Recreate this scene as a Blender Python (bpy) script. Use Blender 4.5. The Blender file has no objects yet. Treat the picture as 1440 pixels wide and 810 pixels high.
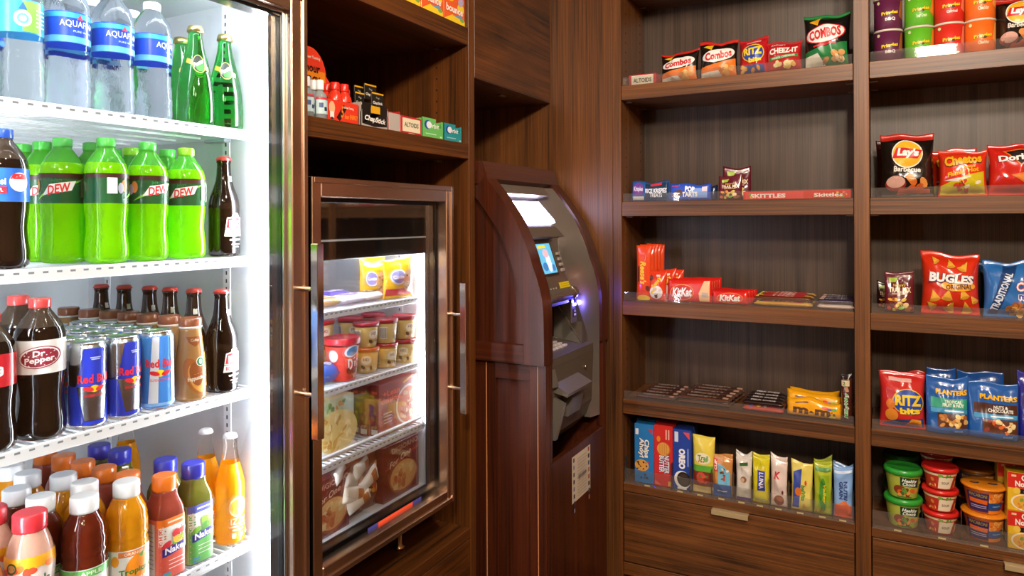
import bpy, bmesh, math, random
from mathutils import Vector, Matrix, noise
random.seed(7)
SC = bpy.context.scene
COL = SC.collection

# ------------------------------------------------------------------ camera
EYE = 1.5
FPX, YAW, ROLL, HOR = 985.5, 0.489, -0.0048, 309.2
_s, _c = math.sin(YAW), math.cos(YAW)
FWD = Vector((-_s, _c, 0)); RGT0 = Vector((_c, _s, 0)); UP0 = Vector((0, 0, 1))
RGT = RGT0*math.cos(ROLL) + UP0*math.sin(ROLL)
UPV = UP0*math.cos(ROLL) - RGT0*math.sin(ROLL)
cam_d = bpy.data.cameras.new('camera')
cam = bpy.data.objects.new('camera', cam_d); COL.objects.link(cam)
cam_d.sensor_width = 36.0
cam_d.lens = FPX/1440*36.0
cam_d.shift_y = -(405-HOR)/1440
cam_d.clip_start = 0.02
M3 = Matrix((RGT, UPV, -FWD)).transposed()
cam.matrix_world = Matrix.Translation((0, 0, EYE)) @ M3.to_4x4()
SC.camera = cam

# ------------------------------------------------------------------ world, lights, exposure
W = bpy.data.worlds.new('world'); SC.world = W; W.use_nodes = True
W.node_tree.nodes['Background'].inputs[0].default_value = (0.9, 0.62, 0.42, 1)
W.node_tree.nodes['Background'].inputs[1].default_value = 0.03
SC.view_settings.view_transform = 'Standard'
SC.view_settings.look = 'None'
SC.view_settings.exposure = 0.0
SC.view_settings.gamma = 1.0
SC.view_settings.use_curve_mapping = False

def area(name, loc, target, sx, sy, power, color):
    d = bpy.data.lights.new(name, 'AREA'); d.shape = 'RECTANGLE'; d.size = sx; d.size_y = sy
    d.energy = power; d.color = color
    o = bpy.data.objects.new(name, d); COL.objects.link(o); o.location = loc
    v = Vector(target) - Vector(loc)
    o.rotation_euler = v.to_track_quat('-Z', 'Y').to_euler()
    return o
WARM = (1.0, 0.86, 0.72)
area('ceiling_lamp_near', (0.40, 0.45, 2.54), (-0.1, 2.2, 1.0), 0.16, 0.16, 26, (1.0, 0.89, 0.77))
area('ceiling_lamp_far', (-0.25, 0.95, 2.54), (-0.3, 1.3, 0), 0.16, 0.16, 7, (1.0, 0.80, 0.60))
area('ceiling_lamp_entry', (0.3, -0.8, 2.52), (-0.9, 1.7, 0.9), 0.22, 0.22, 44, (1.0, 0.84, 0.64))
area('fill_lamp_back', (0.95, -0.7, 2.54), (0.95, -0.6, 0), 0.3, 0.3, 15, (1.0, 0.80, 0.58))  # unseen lamp, added to brighten the rear walls that the metals reflect

def ray(px, py):
    return FWD + RGT*((px-720)/FPX) - UPV*((py-HOR)/FPX)
def bw(px, py, Y):                      # a point of the back-wall plane y = Y
    d = ray(px, py); return d*(Y/d.y) + Vector((0, 0, EYE))
def lw(px, py, X):                      # a point of the left-wall plane x = X
    d = ray(px, py); return d*(X/d.x) + Vector((0, 0, EYE))

# ------------------------------------------------------------------ materials
def lin(c):
    if isinstance(c, str):
        c = c.lstrip('#'); c = tuple(int(c[i:i+2], 16)/255 for i in (0, 2, 4))
    return tuple((x/12.92 if x <= .04045 else ((x+.055)/1.055)**2.4) for x in c) + (1.0,)
MATS = {}
def newmat(name):
    m = bpy.data.materials.new(name); m.use_nodes = True
    return m, m.node_tree, m.node_tree.nodes['Principled BSDF']
def setp(b, **k):
    for n, v in k.items():
        b.inputs[n.replace('_', ' ')].default_value = v
def ink(col, rough=.35, coat=.0, metal=0.0):
    k = ('ink', col, rough, coat, metal)
    if k in MATS: return MATS[k]
    m, t, b = newmat('print_'+str(col).strip('#'))
    nz = t.nodes.new('ShaderNodeTexNoise'); nz.inputs['Scale'].default_value = 180
    mx = t.nodes.new('ShaderNodeMix'); mx.data_type = 'RGBA'
    c = lin(col)
    mx.inputs['A'].default_value = tuple(x*.93 for x in c[:3])+(1,); mx.inputs['B'].default_value = c
    t.links.new(nz.outputs['Fac'], mx.inputs['Factor']); t.links.new(mx.outputs['Result'], b.inputs['Base Color'])
    setp(b, Roughness=rough, Metallic=metal, Coat_Weight=coat, Coat_Roughness=.08)
    MATS[k] = m; return m
def foil(col): return ink(col, .22, .5)
def card(col): return ink(col, .5, .1)
def plastic(col): return ink(col, .28, .2)
def metal(col, rough=.25, aniso=0.0):
    k = ('metal', col, rough)
    if k in MATS: return MATS[k]
    m, t, b = newmat('metal_'+str(col).strip('#'))
    tc = t.nodes.new('ShaderNodeTexCoord'); mp = t.nodes.new('ShaderNodeMapping')
    mp.inputs['Scale'].default_value = (500, 500, 6)
    nz = t.nodes.new('ShaderNodeTexNoise'); nz.inputs['Scale'].default_value = 1.0; nz.inputs['Detail'].default_value = 3
    mr = t.nodes.new('ShaderNodeMapRange'); mr.inputs['To Min'].default_value = rough*.92; mr.inputs['To Max'].default_value = rough*1.08
    t.links.new(tc.outputs['Object'], mp.inputs[0]); t.links.new(mp.outputs[0], nz.inputs['Vector'])
    t.links.new(nz.outputs['Fac'], mr.inputs['Value']); t.links.new(mr.outputs[0], b.inputs['Roughness'])
    setp(b, Base_Color=lin(col), Metallic=1.0)
    MATS[k] = m; return m
def clear(name, col='#ffffff', ior=1.33, rough=.0, bump=0.0):
    k = ('clear', name)
    if k in MATS: return MATS[k]
    m, t, b = newmat(name)
    setp(b, Base_Color=lin(col), Transmission_Weight=1.0, IOR=ior, Roughness=rough)
    if bump:
        nz = t.nodes.new('ShaderNodeTexNoise'); nz.inputs['Scale'].default_value = 38; nz.inputs['Detail'].default_value = 1
        bp = t.nodes.new('ShaderNodeBump'); bp.inputs['Strength'].default_value = bump; bp.inputs['Distance'].default_value = .004
        t.links.new(nz.outputs['Fac'], bp.inputs['Height']); t.links.new(bp.outputs[0], b.inputs['Normal'])
    MATS[k] = m; return m
def liquid(name, col, trans=.45, rough=.08):
    """cloudy drink in a clear bottle: lets light through, glossy outside"""
    k = ('liquid', name)
    if k in MATS: return MATS[k]
    m, t, b = newmat(name)
    nz = t.nodes.new('ShaderNodeTexNoise'); nz.inputs['Scale'].default_value = 25
    mx = t.nodes.new('ShaderNodeMix'); mx.data_type = 'RGBA'
    c = lin(col); mx.inputs['A'].default_value = tuple(x*.85 for x in c[:3])+(1,); mx.inputs['B'].default_value = c
    t.links.new(nz.outputs['Fac'], mx.inputs['Factor']); t.links.new(mx.outputs['Result'], b.inputs['Base Color'])
    setp(b, Roughness=rough, IOR=1.4, Coat_Weight=.6, Coat_Roughness=.02)
    tr = t.nodes.new('ShaderNodeBsdfTranslucent'); t.links.new(mx.outputs['Result'], tr.inputs['Color'])
    ms = t.nodes.new('ShaderNodeMixShader'); ms.inputs[0].default_value = trans
    out = t.nodes['Material Output']
    t.links.new(b.outputs[0], ms.inputs[1]); t.links.new(tr.outputs[0], ms.inputs[2]); t.links.new(ms.outputs[0], out.inputs['Surface'])
    MATS[k] = m; return m
def pane(name, tint='#ffffff', gloss=1.0, haze=0.0):
    """thin clear sheet: see-through with a mirror-like sheen"""
    k = ('pane', name)
    if k in MATS: return MATS[k]
    m, t, b = newmat(name); t.nodes.remove(b)
    tr = t.nodes.new('ShaderNodeBsdfTransparent'); tr.inputs[0].default_value = lin(tint)
    gl = t.nodes.new('ShaderNodeBsdfGlossy'); gl.inputs['Roughness'].default_value = .03
    fr = t.nodes.new('ShaderNodeFresnel'); fr.inputs[0].default_value = 1.45
    mu = t.nodes.new('ShaderNodeMath'); mu.operation = 'MULTIPLY'; mu.inputs[1].default_value = gloss
    ad = t.nodes.new('ShaderNodeMath'); ad.operation = 'ADD'; ad.inputs[1].default_value = haze
    ms = t.nodes.new('ShaderNodeMixShader'); out = t.nodes['Material Output']
    t.links.new(fr.outputs[0], mu.inputs[0]); t.links.new(mu.outputs[0], ad.inputs[0]); t.links.new(ad.outputs[0], ms.inputs[0])
    t.links.new(tr.outputs[0], ms.inputs[1]); t.links.new(gl.outputs[0], ms.inputs[2]); t.links.new(ms.outputs[0], out.inputs['Surface'])
    MATS[k] = m; return m
def acrylic(name):
    k = ('acr', name)
    if k in MATS: return MATS[k]
    m = pane(name+'_sheet', '#f6f6f4', .9); t = m.node_tree; out = t.nodes['Material Output']
    src = out.inputs['Surface'].links[0].from_socket
    df = t.nodes.new('ShaderNodeBsdfDiffuse'); df.inputs[0].default_value = (.9, .85, .8, 1)
    ms = t.nodes.new('ShaderNodeMixShader'); ms.inputs[0].default_value = .03
    t.links.new(src, ms.inputs[1]); t.links.new(df.outputs[0], ms.inputs[2]); t.links.new(ms.outputs[0], out.inputs['Surface'])
    MATS[k] = m; return m
def glow(name, col, power):
    k = ('glow', name)
    if k in MATS: return MATS[k]
    m, t, b = newmat(name)
    setp(b, Base_Color=lin(col), Emission_Color=lin(col), Emission_Strength=power)
    MATS[k] = m; return m
def wood(name, ca, cb, axis='Z', rough=.42, fine=220, coat=.0, band=9.0, figure=0.0):
    k = ('wood', name, axis)
    if k in MATS: return MATS[k]
    m, t, b = newmat(name+'_'+axis.lower())
    tc = t.nodes.new('ShaderNodeTexCoord')
    def grain(sc, along, det, dist=0.0):
        mp = t.nodes.new('ShaderNodeMapping'); s = [sc]*3; s['XYZ'.index(axis)] = along
        mp.inputs['Scale'].default_value = s
        n = t.nodes.new('ShaderNodeTexNoise'); n.inputs['Scale'].default_value = 1
        n.inputs['Detail'].default_value = det; n.inputs['Distortion'].default_value = dist
        t.links.new(tc.outputs['Object'], mp.inputs[0]); t.links.new(mp.outputs[0], n.inputs['Vector'])
        return n
    n1 = grain(fine*1.5, 3.0, 4); n2 = grain(band*3, .8 if not figure else 3.0, 5, figure); n3 = grain(40, 1.5, 3)
    a1 = t.nodes.new('ShaderNodeMath'); a1.operation = 'MULTIPLY_ADD'; a1.inputs[1].default_value = .40
    a2 = t.nodes.new('ShaderNodeMath'); a2.operation = 'MULTIPLY_ADD'; a2.inputs[1].default_value = .35
    a3 = t.nodes.new('ShaderNodeMath'); a3.operation = 'MULTIPLY'; a3.inputs[1].default_value = .60
    t.links.new(n1.outputs['Fac'], a3.inputs[0])
    t.links.new(n3.outputs['Fac'], a2.inputs[0]); t.links.new(a3.outputs[0], a2.inputs[2])
    t.links.new(n2.outputs['Fac'], a1.inputs[0]); t.links.new(a2.outputs[0], a1.inputs[2])
    r = t.nodes.new('ShaderNodeValToRGB')
    r.color_ramp.elements[0].position = .48; r.color_ramp.elements[0].color = lin(ca)
    r.color_ramp.elements[1].position = .86; r.color_ramp.elements[1].color = lin(cb)
    t.links.new(a1.outputs[0], r.inputs[0]); t.links.new(r.outputs[0], b.inputs['Base Color'])
    setp(b, Roughness=rough, Coat_Weight=coat, Coat_Roughness=.12)
    bp = t.nodes.new('ShaderNodeBump'); bp.inputs['Strength'].default_value = .06; bp.inputs['Distance'].default_value = .002
    t.links.new(n1.outputs['Fac'], bp.inputs['Height']); t.links.new(bp.outputs[0], b.inputs['Normal'])
    MATS[k] = m; return m
def walnut(axis, figure=0.0): return wood('walnut'+('_figured' if figure else ''), '#29170a', '#7e4c22', axis, figure=figure, band=9 if not figure else 5)
def redwalnut(axis, figure=0.0): return wood('warm_walnut'+('_figured' if figure else ''), '#1f1005', '#703e14', axis, figure=figure, band=9 if not figure else 5)
def greywood(axis): return wood('grey_walnut', '#261a13', '#5a4536', axis)
def cherry(axis): return wood('cherry', '#2c1007', '#56240d', axis, rough=.36, fine=130, coat=.12, band=4)

# ------------------------------------------------------------------ mesh building
class MB:
    """collects shapes (each face with its material) and links them as ONE mesh object"""
    def __init__(self): self.v = []; self.f = []; self.mi = []; self.ms = []; self.sm = []
    def mat(self, m):
        if m not in self.ms: self.ms.append(m)
        return self.ms.index(m)
    def add(self, vs, fs, m, smooth=False):
        o = len(self.v); self.v += [tuple(p) for p in vs]; i = self.mat(m)
        for q in fs: self.f.append(tuple(o+k for k in q)); self.mi.append(i); self.sm.append(smooth)
        return self
    def box(self, a, b, m, bev=0.0):
        x0, y0, z0 = (min(a[i], b[i]) for i in range(3)); x1, y1, z1 = (max(a[i], b[i]) for i in range(3))
        e = min(bev, (x1-x0)/2.2, (y1-y0)/2.2, (z1-z0)/2.2)
        if e <= 0:
            vs = [(x, y, z) for x in (x0, x1) for y in (y0, y1) for z in (z0, z1)]
            return self.add(vs, [(0, 1, 3, 2), (4, 6, 7, 5), (0, 4, 5, 1), (2, 3, 7, 6), (0, 2, 6, 4), (1, 5, 7, 3)], m)
        vs = []; idx = {}
        for sx in (0, 1):
            for sy in (0, 1):
                for sz in (0, 1):
                    X, Y, Z = (x0, x1)[sx], (y0, y1)[sy], (z0, z1)[sz]
                    dx, dy, dz = (e, -e)[sx], (e, -e)[sy], (e, -e)[sz]
                    for k, p in enumerate(((X, Y+dy, Z+dz), (X+dx, Y, Z+dz), (X+dx, Y+dy, Z))):
                        idx[sx, sy, sz, k] = len(vs); vs.append(p)
        I = lambda *k: idx[k]
        fs = []
        for s in (0, 1):
            fs.append([I(s, 0, 0, 0), I(s, 0, 1, 0), I(s, 1, 1, 0), I(s, 1, 0, 0)][::(1 if s else -1)][::-1])
            fs.append([I(0, s, 0, 1), I(0, s, 1, 1), I(1, s, 1, 1), I(1, s, 0, 1)])
            fs.append([I(0, 0, s, 2), I(0, 1, s, 2), I(1, 1, s, 2), I(1, 0, s, 2)])
        for a_ in (0, 1):
            for b_ in (0, 1):
                fs.append([I(a_, b_, 0, 0), I(a_, b_, 1, 0), I(a_, b_, 1, 1), I(a_, b_, 0, 1)])
                fs.append([I(a_, 0, b_, 0), I(a_, 1, b_, 0), I(a_, 1, b_, 2), I(a_, 0, b_, 2)])
                fs.append([I(0, a_, b_, 1), I(1, a_, b_, 1), I(1, a_, b_, 2), I(0, a_, b_, 2)])
                for c_ in (0, 1): fs.append([I(a_, b_, c_, 0), I(a_, b_, c_, 1), I(a_, b_, c_, 2)])
        return self.add(vs, fs, m)
    def prism(self, pts, axis, a, b, m, smooth=False):
        """polygon pts in the plane across `axis`, extruded a..b along it"""
        n = len(pts)
        def P(p, t):
            return (t, p[0], p[1]) if axis == 'X' else (p[0], t, p[1]) if axis == 'Y' else (p[0], p[1], t)
        vs = [P(p, a) for p in pts]+[P(p, b) for p in pts]
        self.add(vs, [tuple(range(n)), tuple(range(2*n-1, n-1, -1))], m)
        o = len(self.v)-2*n; i = self.mat(m)
        for k in range(n):
            j = (k+1) % n; self.f.append((o+k, o+j, o+n+j, o+n+k)); self.mi.append(i); self.sm.append(smooth)
        return self
    def strip(self, pa, pb, m, smooth=True):
        """band between two polylines of equal length"""
        n = len(pa)
        return self.add(list(pa)+list(pb), [(k, k+1, n+k+1, n+k) for k in range(n-1)], m, smooth)
    def tube(self, pts, r, m, n=8, cap=True):
        pts = [Vector(p) for p in pts]; rings = []; o = len(self.v); vs = []
        for i, p in enumerate(pts):
            d = (pts[min(i+1, len(pts)-1)]-pts[max(i-1, 0)]).normalized()
            a = d.orthogonal().normalized() if i == 0 else (rings[-1]-d*rings[-1].dot(d)).normalized()
            rings.append(a); b = d.cross(a)
            vs += [p+a*(r*math.cos(2*math.pi*k/n))+b*(r*math.sin(2*math.pi*k/n)) for k in range(n)]
        fs = [(i*n+k, i*n+(k+1) % n, (i+1)*n+(k+1) % n, (i+1)*n+k) for i in range(len(pts)-1) for k in range(n)]
        self.add(vs, fs, m, True)
        if cap: self.add(vs[:n], [tuple(range(n-1, -1, -1))], m); self.add(vs[-n:], [tuple(range(n))], m)
        return self
    def lathe(self, prof, m, n=28, sq=0, close=True, zmats=None, rib=0.0, c=(0, 0, 0), sy=1.0):
        """profile [(r, z)] spun about z; sq > 0 squares the section; rib = knurl depth"""
        vs = []
        for r, z in prof:
            for k in range(n):
                a = 2*math.pi*k/n; ca, sa = math.cos(a), math.sin(a)
                q = 1.0 if not sq else (abs(ca)**sq+abs(sa)**sq)**(-1.0/sq)
                rr = r*q*(1-(rib if k % 2 else 0))
                vs.append((c[0]+rr*ca, c[1]+rr*sa*sy, c[2]+z))
        o = len(self.v); self.v += vs
        for i in range(len(prof)-1):
            zz = (prof[i][1]+prof[i+1][1])/2; mm = m
            if zmats:
                for lim, q in zmats:
                    if zz <= lim: mm = q; break
            j = self.mat(mm)
            for k in range(n):
                self.f.append((o+i*n+k, o+i*n+(k+1) % n, o+(i+1)*n+(k+1) % n, o+(i+1)*n+k)); self.mi.append(j); self.sm.append(True)
        if close:
            j = self.mat(zmats[0][1] if zmats else m); self.f.append(tuple(o+k for k in range(n-1, -1, -1))); self.mi.append(j); self.sm.append(False)
            j = self.mat(m if not zmats else zmats[-1][1]); e = o+(len(prof)-1)*n
            self.f.append(tuple(e+k for k in range(n))); self.mi.append(j); self.sm.append(False)
        return self
    def build(self, name, parent=None, world=False):
        me = bpy.data.meshes.new(name); me.from_pydata(self.v, [], self.f)
        for m in self.ms: me.materials.append(m)
        me.polygons.foreach_set('material_index', self.mi)
        me.polygons.foreach_set('use_smooth', self.sm); me.update()
        o = bpy.data.objects.new(name, me); COL.objects.link(o)
        if parent:
            o.parent = parent
            if world:
                w = parent.location.copy(); p = parent.parent
                while p: w = w+p.location; p = p.parent
                o.location = -w
        return o
def tag(o, label, cat, group=None):
    o['label'] = label; o['category'] = cat
    if group: o['group'] = group
    return o
def struct(o): o['kind'] = 'structure'; return o
RAD = {}; CIRC = []
def thing(name, label, cat, loc=(0, 0, 0), rz=0.0, group=None):
    o = bpy.data.objects.new(name, None); COL.objects.link(o); o.empty_display_size = .02
    o.location = loc; o.rotation_euler = (0, 0, rz); return tag(o, label, cat, group)
def dup(root, loc, rz=None, label=None, group=None, tilt=None):
    r = root.copy(); COL.objects.link(r); r.location = loc
    if rz is not None: r.rotation_euler = (root.rotation_euler.x, root.rotation_euler.y, rz)
    if tilt is not None: r.rotation_euler = tilt
    if label: r['label'] = label
    if group: r['group'] = group
    if root.name in RAD: RAD[r.name] = RAD[root.name]; CIRC.append(r)
    for ch in root.children:
        c = ch.copy(); COL.objects.link(c); c.parent = r
        for g in ch.children:
            d = g.copy(); COL.objects.link(d); d.parent = c
    return r

# ------------------------------------------------------------------ flat print (lettering, emblems, label art)
_TX = {}
def text_tris(s, bold, shear):
    k = (s, bold, shear)
    if k in _TX: return _TX[k]
    cu = bpy.data.curves.new('lettering', 'FONT'); cu.body = s; cu.size = 1; cu.offset = bold; cu.shear = shear
    cu.resolution_u = 2; cu.fill_mode = 'FRONT'; cu.space_line = .8; cu.align_x = 'CENTER'
    ob = bpy.data.objects.new('lettering', cu); me = bpy.data.meshes.new_from_object(ob)
    bm = bmesh.new(); bm.from_mesh(me); bmesh.ops.triangulate(bm, faces=bm.faces[:])
    bm.verts.index_update()
    vs = [(v.co.x, v.co.y) for v in bm.verts]; ts = [tuple(v.index for v in f.verts) for f in bm.faces]
    bm.free(); bpy.data.objects.remove(ob); bpy.data.meshes.remove(me); bpy.data.curves.remove(cu)
    x0 = min(p[0] for p in vs); x1 = max(p[0] for p in vs); y0 = min(p[1] for p in vs); y1 = max(p[1] for p in vs)
    vs = [((p[0]-x0)/(x1-x0)-.5, (p[1]-y0)/(y1-y0)-.5) for p in vs]
    _TX[k] = (vs, ts); return _TX[k]
class Print:
    """2-D art laid on a product's own surface; mp(u, v, h) gives the point h above it"""
    def __init__(self, mp, seg=.008, lift=.0005, step=.00012): self.mp = mp; self.mb = MB(); self.seg = seg; self.h = lift; self.st = step
    def tris(self, vs, ts, m):
        if isinstance(m, str): m = ink(m)
        h = self.h; self.h += self.st; stack = [tuple(vs[i] for i in t) for t in ts]; out = []; L2 = self.seg**2
        d2 = lambda p, q: (p[0]-q[0])**2+(p[1]-q[1])**2
        while stack:
            a, b, c = stack.pop(); e = (d2(a, b), d2(b, c), d2(c, a)); k = max(range(3), key=lambda i: e[i])
            if e[k] > L2:
                if k == 1: a, b, c = b, c, a
                elif k == 2: a, b, c = c, a, b
                mid = ((a[0]+b[0])/2, (a[1]+b[1])/2); stack += [(a, mid, c), (mid, b, c)]
            else: out.append((a, b, c))
        ix = {}; P = []; F = []
        for t in out:
            q = []
            for p in t:
                if p not in ix: ix[p] = len(P); P.append(self.mp(p[0], p[1], h))
                q.append(ix[p])
            F.append(tuple(q))
        self.mb.add(P, F, m, True); return self
    def _rot(self, pts, u, v, rot):
        ca, sa = math.cos(rot), math.sin(rot); return [(u+p[0]*ca-p[1]*sa, v+p[0]*sa+p[1]*ca) for p in pts]
    def rect(self, u, v, w, h, m, rot=0.0):
        return self.tris(self._rot([(-w/2, -h/2), (w/2, -h/2), (w/2, h/2), (-w/2, h/2)], u, v, rot), [(0, 1, 2), (0, 2, 3)], m)
    def ell(self, u, v, a, b, m, rot=0.0, n=24):
        pts = [(0, 0)]+[(a*math.cos(2*math.pi*k/n), b*math.sin(2*math.pi*k/n)) for k in range(n)]
        return self.tris(self._rot(pts, u, v, rot), [(0, k, k % n+1) for k in range(1, n+1)], m)
    def poly(self, pts, m):
        return self.tris(list(pts), [(0, k, k+1) for k in range(1, len(pts)-1)], m)
    def text(self, s, u, v, w, h, m, rot=0.0, bold=.02, shear=0.0, arc=0.0):
        vs, ts = text_tris(s, bold, shear)
        q = [(p[0]*w, p[1]*h+arc*(.25-p[0]*p[0])*4*h) for p in vs]
        return self.tris(self._rot(q, u, v, rot), ts, m)
    def blobs(self, u, v, w, h, n, r, cols, seed=1, flat=.75):
        rn = random.Random(seed); keep = self.st; self.st = keep*.2
        for i in range(n):
            self.ell(u+(rn.random()-.5)*w, v+(rn.random()-.5)*h, r*(.7+.6*rn.random()), r*flat*(.7+.6*rn.random()), cols[i % len(cols)], rn.random()*3, 9)
        self.st = keep; return self
    def build(self, parent, name='printed_design'): return self.mb.build(name, parent)
def lerp(tab, z):
    if z <= tab[0][1]: return tab[0][0]
    for (r0, z0), (r1, z1) in zip(tab, tab[1:]):
        if z <= z1: return r0+(r1-r0)*((z-z0)/(z1-z0) if z1 > z0 else 0)
    return tab[-1][0]
def cylmap(prof, sq=0):
    r0 = max(p[0] for p in prof)
    def mp(u, v, h):
        a = u/r0-math.pi/2; ca, sa = math.cos(a), math.sin(a); q = 1.0 if not sq else (abs(ca)**sq+abs(sa)**sq)**(-1.0/sq)
        r = lerp(prof, v)*q+h; return (r*ca, r*sa, v)
    return mp
def planemap(y): return lambda u, v, h: (u, y-h, v)

# ================================================================== the room
XB, YB = -1.018, 2.2                     # front planes of the left-hand and the back joinery
PLASTER = ink('#c79d70', .8); CARPET = ink('#553a22', .9)
struct(MB().box((-1.80, -1.7, -.05), (1.7, 2.62, 0), CARPET).build('floor'))
struct(MB().box((-1.80, -1.7, 2.6), (1.7, 2.62, 2.65), ink('#d8cbb8', .8)).build('ceiling'))
struct(MB().box((-1.85, -1.7, 0), (-1.80, 2.62, 2.6), PLASTER).build('wall_left'))
struct(MB().box((-1.80, 2.62, 0), (1.7, 2.67, 2.6), PLASTER).build('wall_back'))
struct(MB().box((1.7, -1.7, 0), (1.75, 2.62, 2.6), PLASTER).build('wall_right'))
struct(MB().box((-1.80, -1.75, 0), (1.7, -1.7, 2.6), PLASTER).build('wall_front'))

# wood panel that closes the corner between the cash machine and the shelves
struct(MB().box((-1.60, YB, 0), (-.7935, YB+.02, 2.45), walnut('Z'), .001).build('trim_1'))

# ---------------------------------------------------------------- back shelving: two bays
SHZ = [1.938, 1.557, 1.234, .910]        # shelf tops
DRZ = .635
YK = 2.455                               # face of the back panel
PIN = metal('#b9b2a6', .3)
ACR = acrylic('acrylic')
def bay(label, x0, x1, sides):
    t = thing('shelf_unit', label, 'shelving', ((x0+x1)/2, YB, 0))
    for a, b in sides: MB().box((a, YB, 0), (b, YK+.02, 2.45), walnut('Z'), .0012).build('side_panel', t, True)
    MB().box((x0, YK, .10), (x1, YK+.018, 2.45), greywood('Z')).build('back_panel', t, True)
    MB().box((x0, YB+.02, 0), (x1, YB+.04, .10), walnut('X')).build('plinth', t, True)
    for z in SHZ+[2.295]:
        s = MB().box((x0+.001, YB+.002, z-.047), (x1-.001, YK-.001, z), walnut('X'), .0012).build('shelf', t, True)
        for x, sg in ((x0, 1), (x1, -1)):
            for y in (YB+.05, YK-.05): MB().box((x, y-.006, z-.051), (x+sg*.022, y+.006, z-.0472), PIN, .001).build('shelf_support', s)
    MB().box((x0+.001, YB+.002, DRZ-.026), (x1-.001, YK-.001, DRZ), walnut('X'), .0012).build('counter_board', t, True)
    d = MB().box((x0+.003, YB+.002, .379), (x1-.003, YB+.022, .6065), walnut('X', 1.2), .0012).build('drawer_front', t, True)
    xm = (x0+x1)/2; h = MB()
    h.box((xm-.054, YB-.016, .6055), (xm+.054, YB+.01, .6085), ink('#cdb88c', .3, .3, .4), .0006)
    h.box((xm-.054, YB-.0175, .594), (xm+.054, YB-.0145, .6085), ink('#cdb88c', .3, .3, .4), .0006)
    h.build('handle', d)
    MB().box((x0+.001, YB+.002, .335), (x1-.001, YB+.03, .375), walnut('X'), .001).build('lower_rail', t, True)
    # rows of adjustment holes on the inner side walls
    hl = MB()
    for y in (YB+.05, YK-.05):
        z = .68
        while z < 2.25:
            for x, sg in ((x0, 1), (x1, -1)): hl.box((x, y-.0022, z), (x+sg*.0006, y+.0022, z+.0044), ink('#1c110b', .8))
            z += .032
    hl.build('pin_hole', t, True)['kind'] = 'stuff'
    return t
LX0, LX1, RX0, RX1 = -.7635, -.0769, -.0376, .682
bay('dark walnut shelf bay beside the cash machine with five shelves and a drawer', LX0, LX1, ((-.793, LX0), (LX1, RX0)))
bay('dark walnut shelf bay at the right edge holding stacked crisp cans and chip bags', RX0, RX1, ((RX1, RX1+.03),))

def lip(x0, x1, z, h, label, y=YB+.006, ends=True):
    """clear acrylic fence along a shelf front"""
    m = MB().box((x0, y, z+.0004), (x1, y+.0025, z+h), ACR, .0004)
    return tag(m.build('acrylic_fence'), label, 'shelf fence', 'acrylic shelf fences')
for i, nm in enumerate(('under the small snack bags', 'in front of the flat toaster pastry packs', 'in front of the red chocolate bars', 'in front of the yellow candy pouches')):
    lip(LX0+.004, LX1-.003, SHZ[i], .028, 'low clear acrylic fence on the shelf edge '+nm)
for i, nm in enumerate(('in front of the stacked crisp cans', 'in front of the black chip bag', 'in front of the red cone snack bag', 'in front of the blue nut pouches')):
    lip(RX0+.003, RX1-.003, SHZ[i], .028, 'low clear acrylic fence on the shelf edge '+nm)

# ---------------------------------------------------------------- middle cabinet on the left wall
t = thing('appliance_cabinet', 'dark walnut cabinet framing the glass-door freezer, with shelves above', 'cabinet', (XB, 1.36, 0))
YA0, YA1 = 1.046, 1.6613
MB().box((-1.62, 1.6613, 0), (XB, 1.692, 2.45), redwalnut('Z'), .0012).build('side_panel', t, True)
MB().box((-1.62, 1.034, 0), (XB-.05, YA0, 2.45), redwalnut('Z')).build('side_panel', t, True)
MB().box((-1.62, YA0, .1), (-1.60, YA1, 2.45), redwalnut('Z')).build('back_panel', t, True)
for z0, z1 in ((1.6695, 1.7115), (1.985, 2.033)):
    s = MB().box((-1.60, YA0, z0), (XB-.001, YA1, z1), redwalnut('Y'), .0012).build('shelf', t, True)
    for y, sg in ((YA1, -1), (YA0, 1)): MB().box((-1.12, y, z0-.005), (-1.106, y+sg*.024, z0-.0003), PIN, .001).build('shelf_support', s)
hz = MB(); z = 1.74
while z < 1.96: hz.box((-1.127, YA1-.0008, z), (-1.1226, YA1, z+.0044), ink('#120a06', .8)); z += .032
hz.build('pin_hole', t, True)['kind'] = 'stuff'
BZ = lw(662, 742, XB).z
MB().box((-1.60, YA0, BZ-.028), (XB-.001, YA1, BZ), redwalnut('Y'), .0012).build('base_board', t, True)
d = MB().box((-1.045, YA0+.003, .16), (XB-.002, YA1-.002, BZ-.031), redwalnut('Y', 1.2), .0012).build('drawer_front', t, True)
MB().box((-1.09, YA0, 0), (-1.07, YA1, .15), redwalnut('Y')).build('plinth', t, True)

# cupboard over the cash machine
t = thing('wall_cupboard', 'walnut cupboard with a horizontal-grain front above the cash machine niche', 'cupboard', (XB, 1.945, 1.9))
MB().box((-1.60, 1.6925, 1.9), (-1.04, 2.198, 2.45), redwalnut('Z')).build('carcass', t, True)
MB().box((-1.04, 1.6935, 1.9005), (XB, 2.197, 2.45), redwalnut('Y', 1.4), .0012).build('door', t, True)
MB().box((-1.09, 1.95, 1.896), (-1.075, 1.985, 1.8998), PIN, .001).build('push_latch', t, True)
MB().box((-1.62, 1.6925, .0), (-1.60, 2.2, 1.9), redwalnut('Z')).build('niche_back', t, True)
o = MB().tube([(-1.5, 1.80, 1.60), (-1.45, 1.785, 1.70), (-1.43, 1.78, 1.80)], .002, ink('#8d8676', .5)).build('power_cable', None)
tag(o, 'thin loose grey cable rising behind the cash machine', 'cable')

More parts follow.
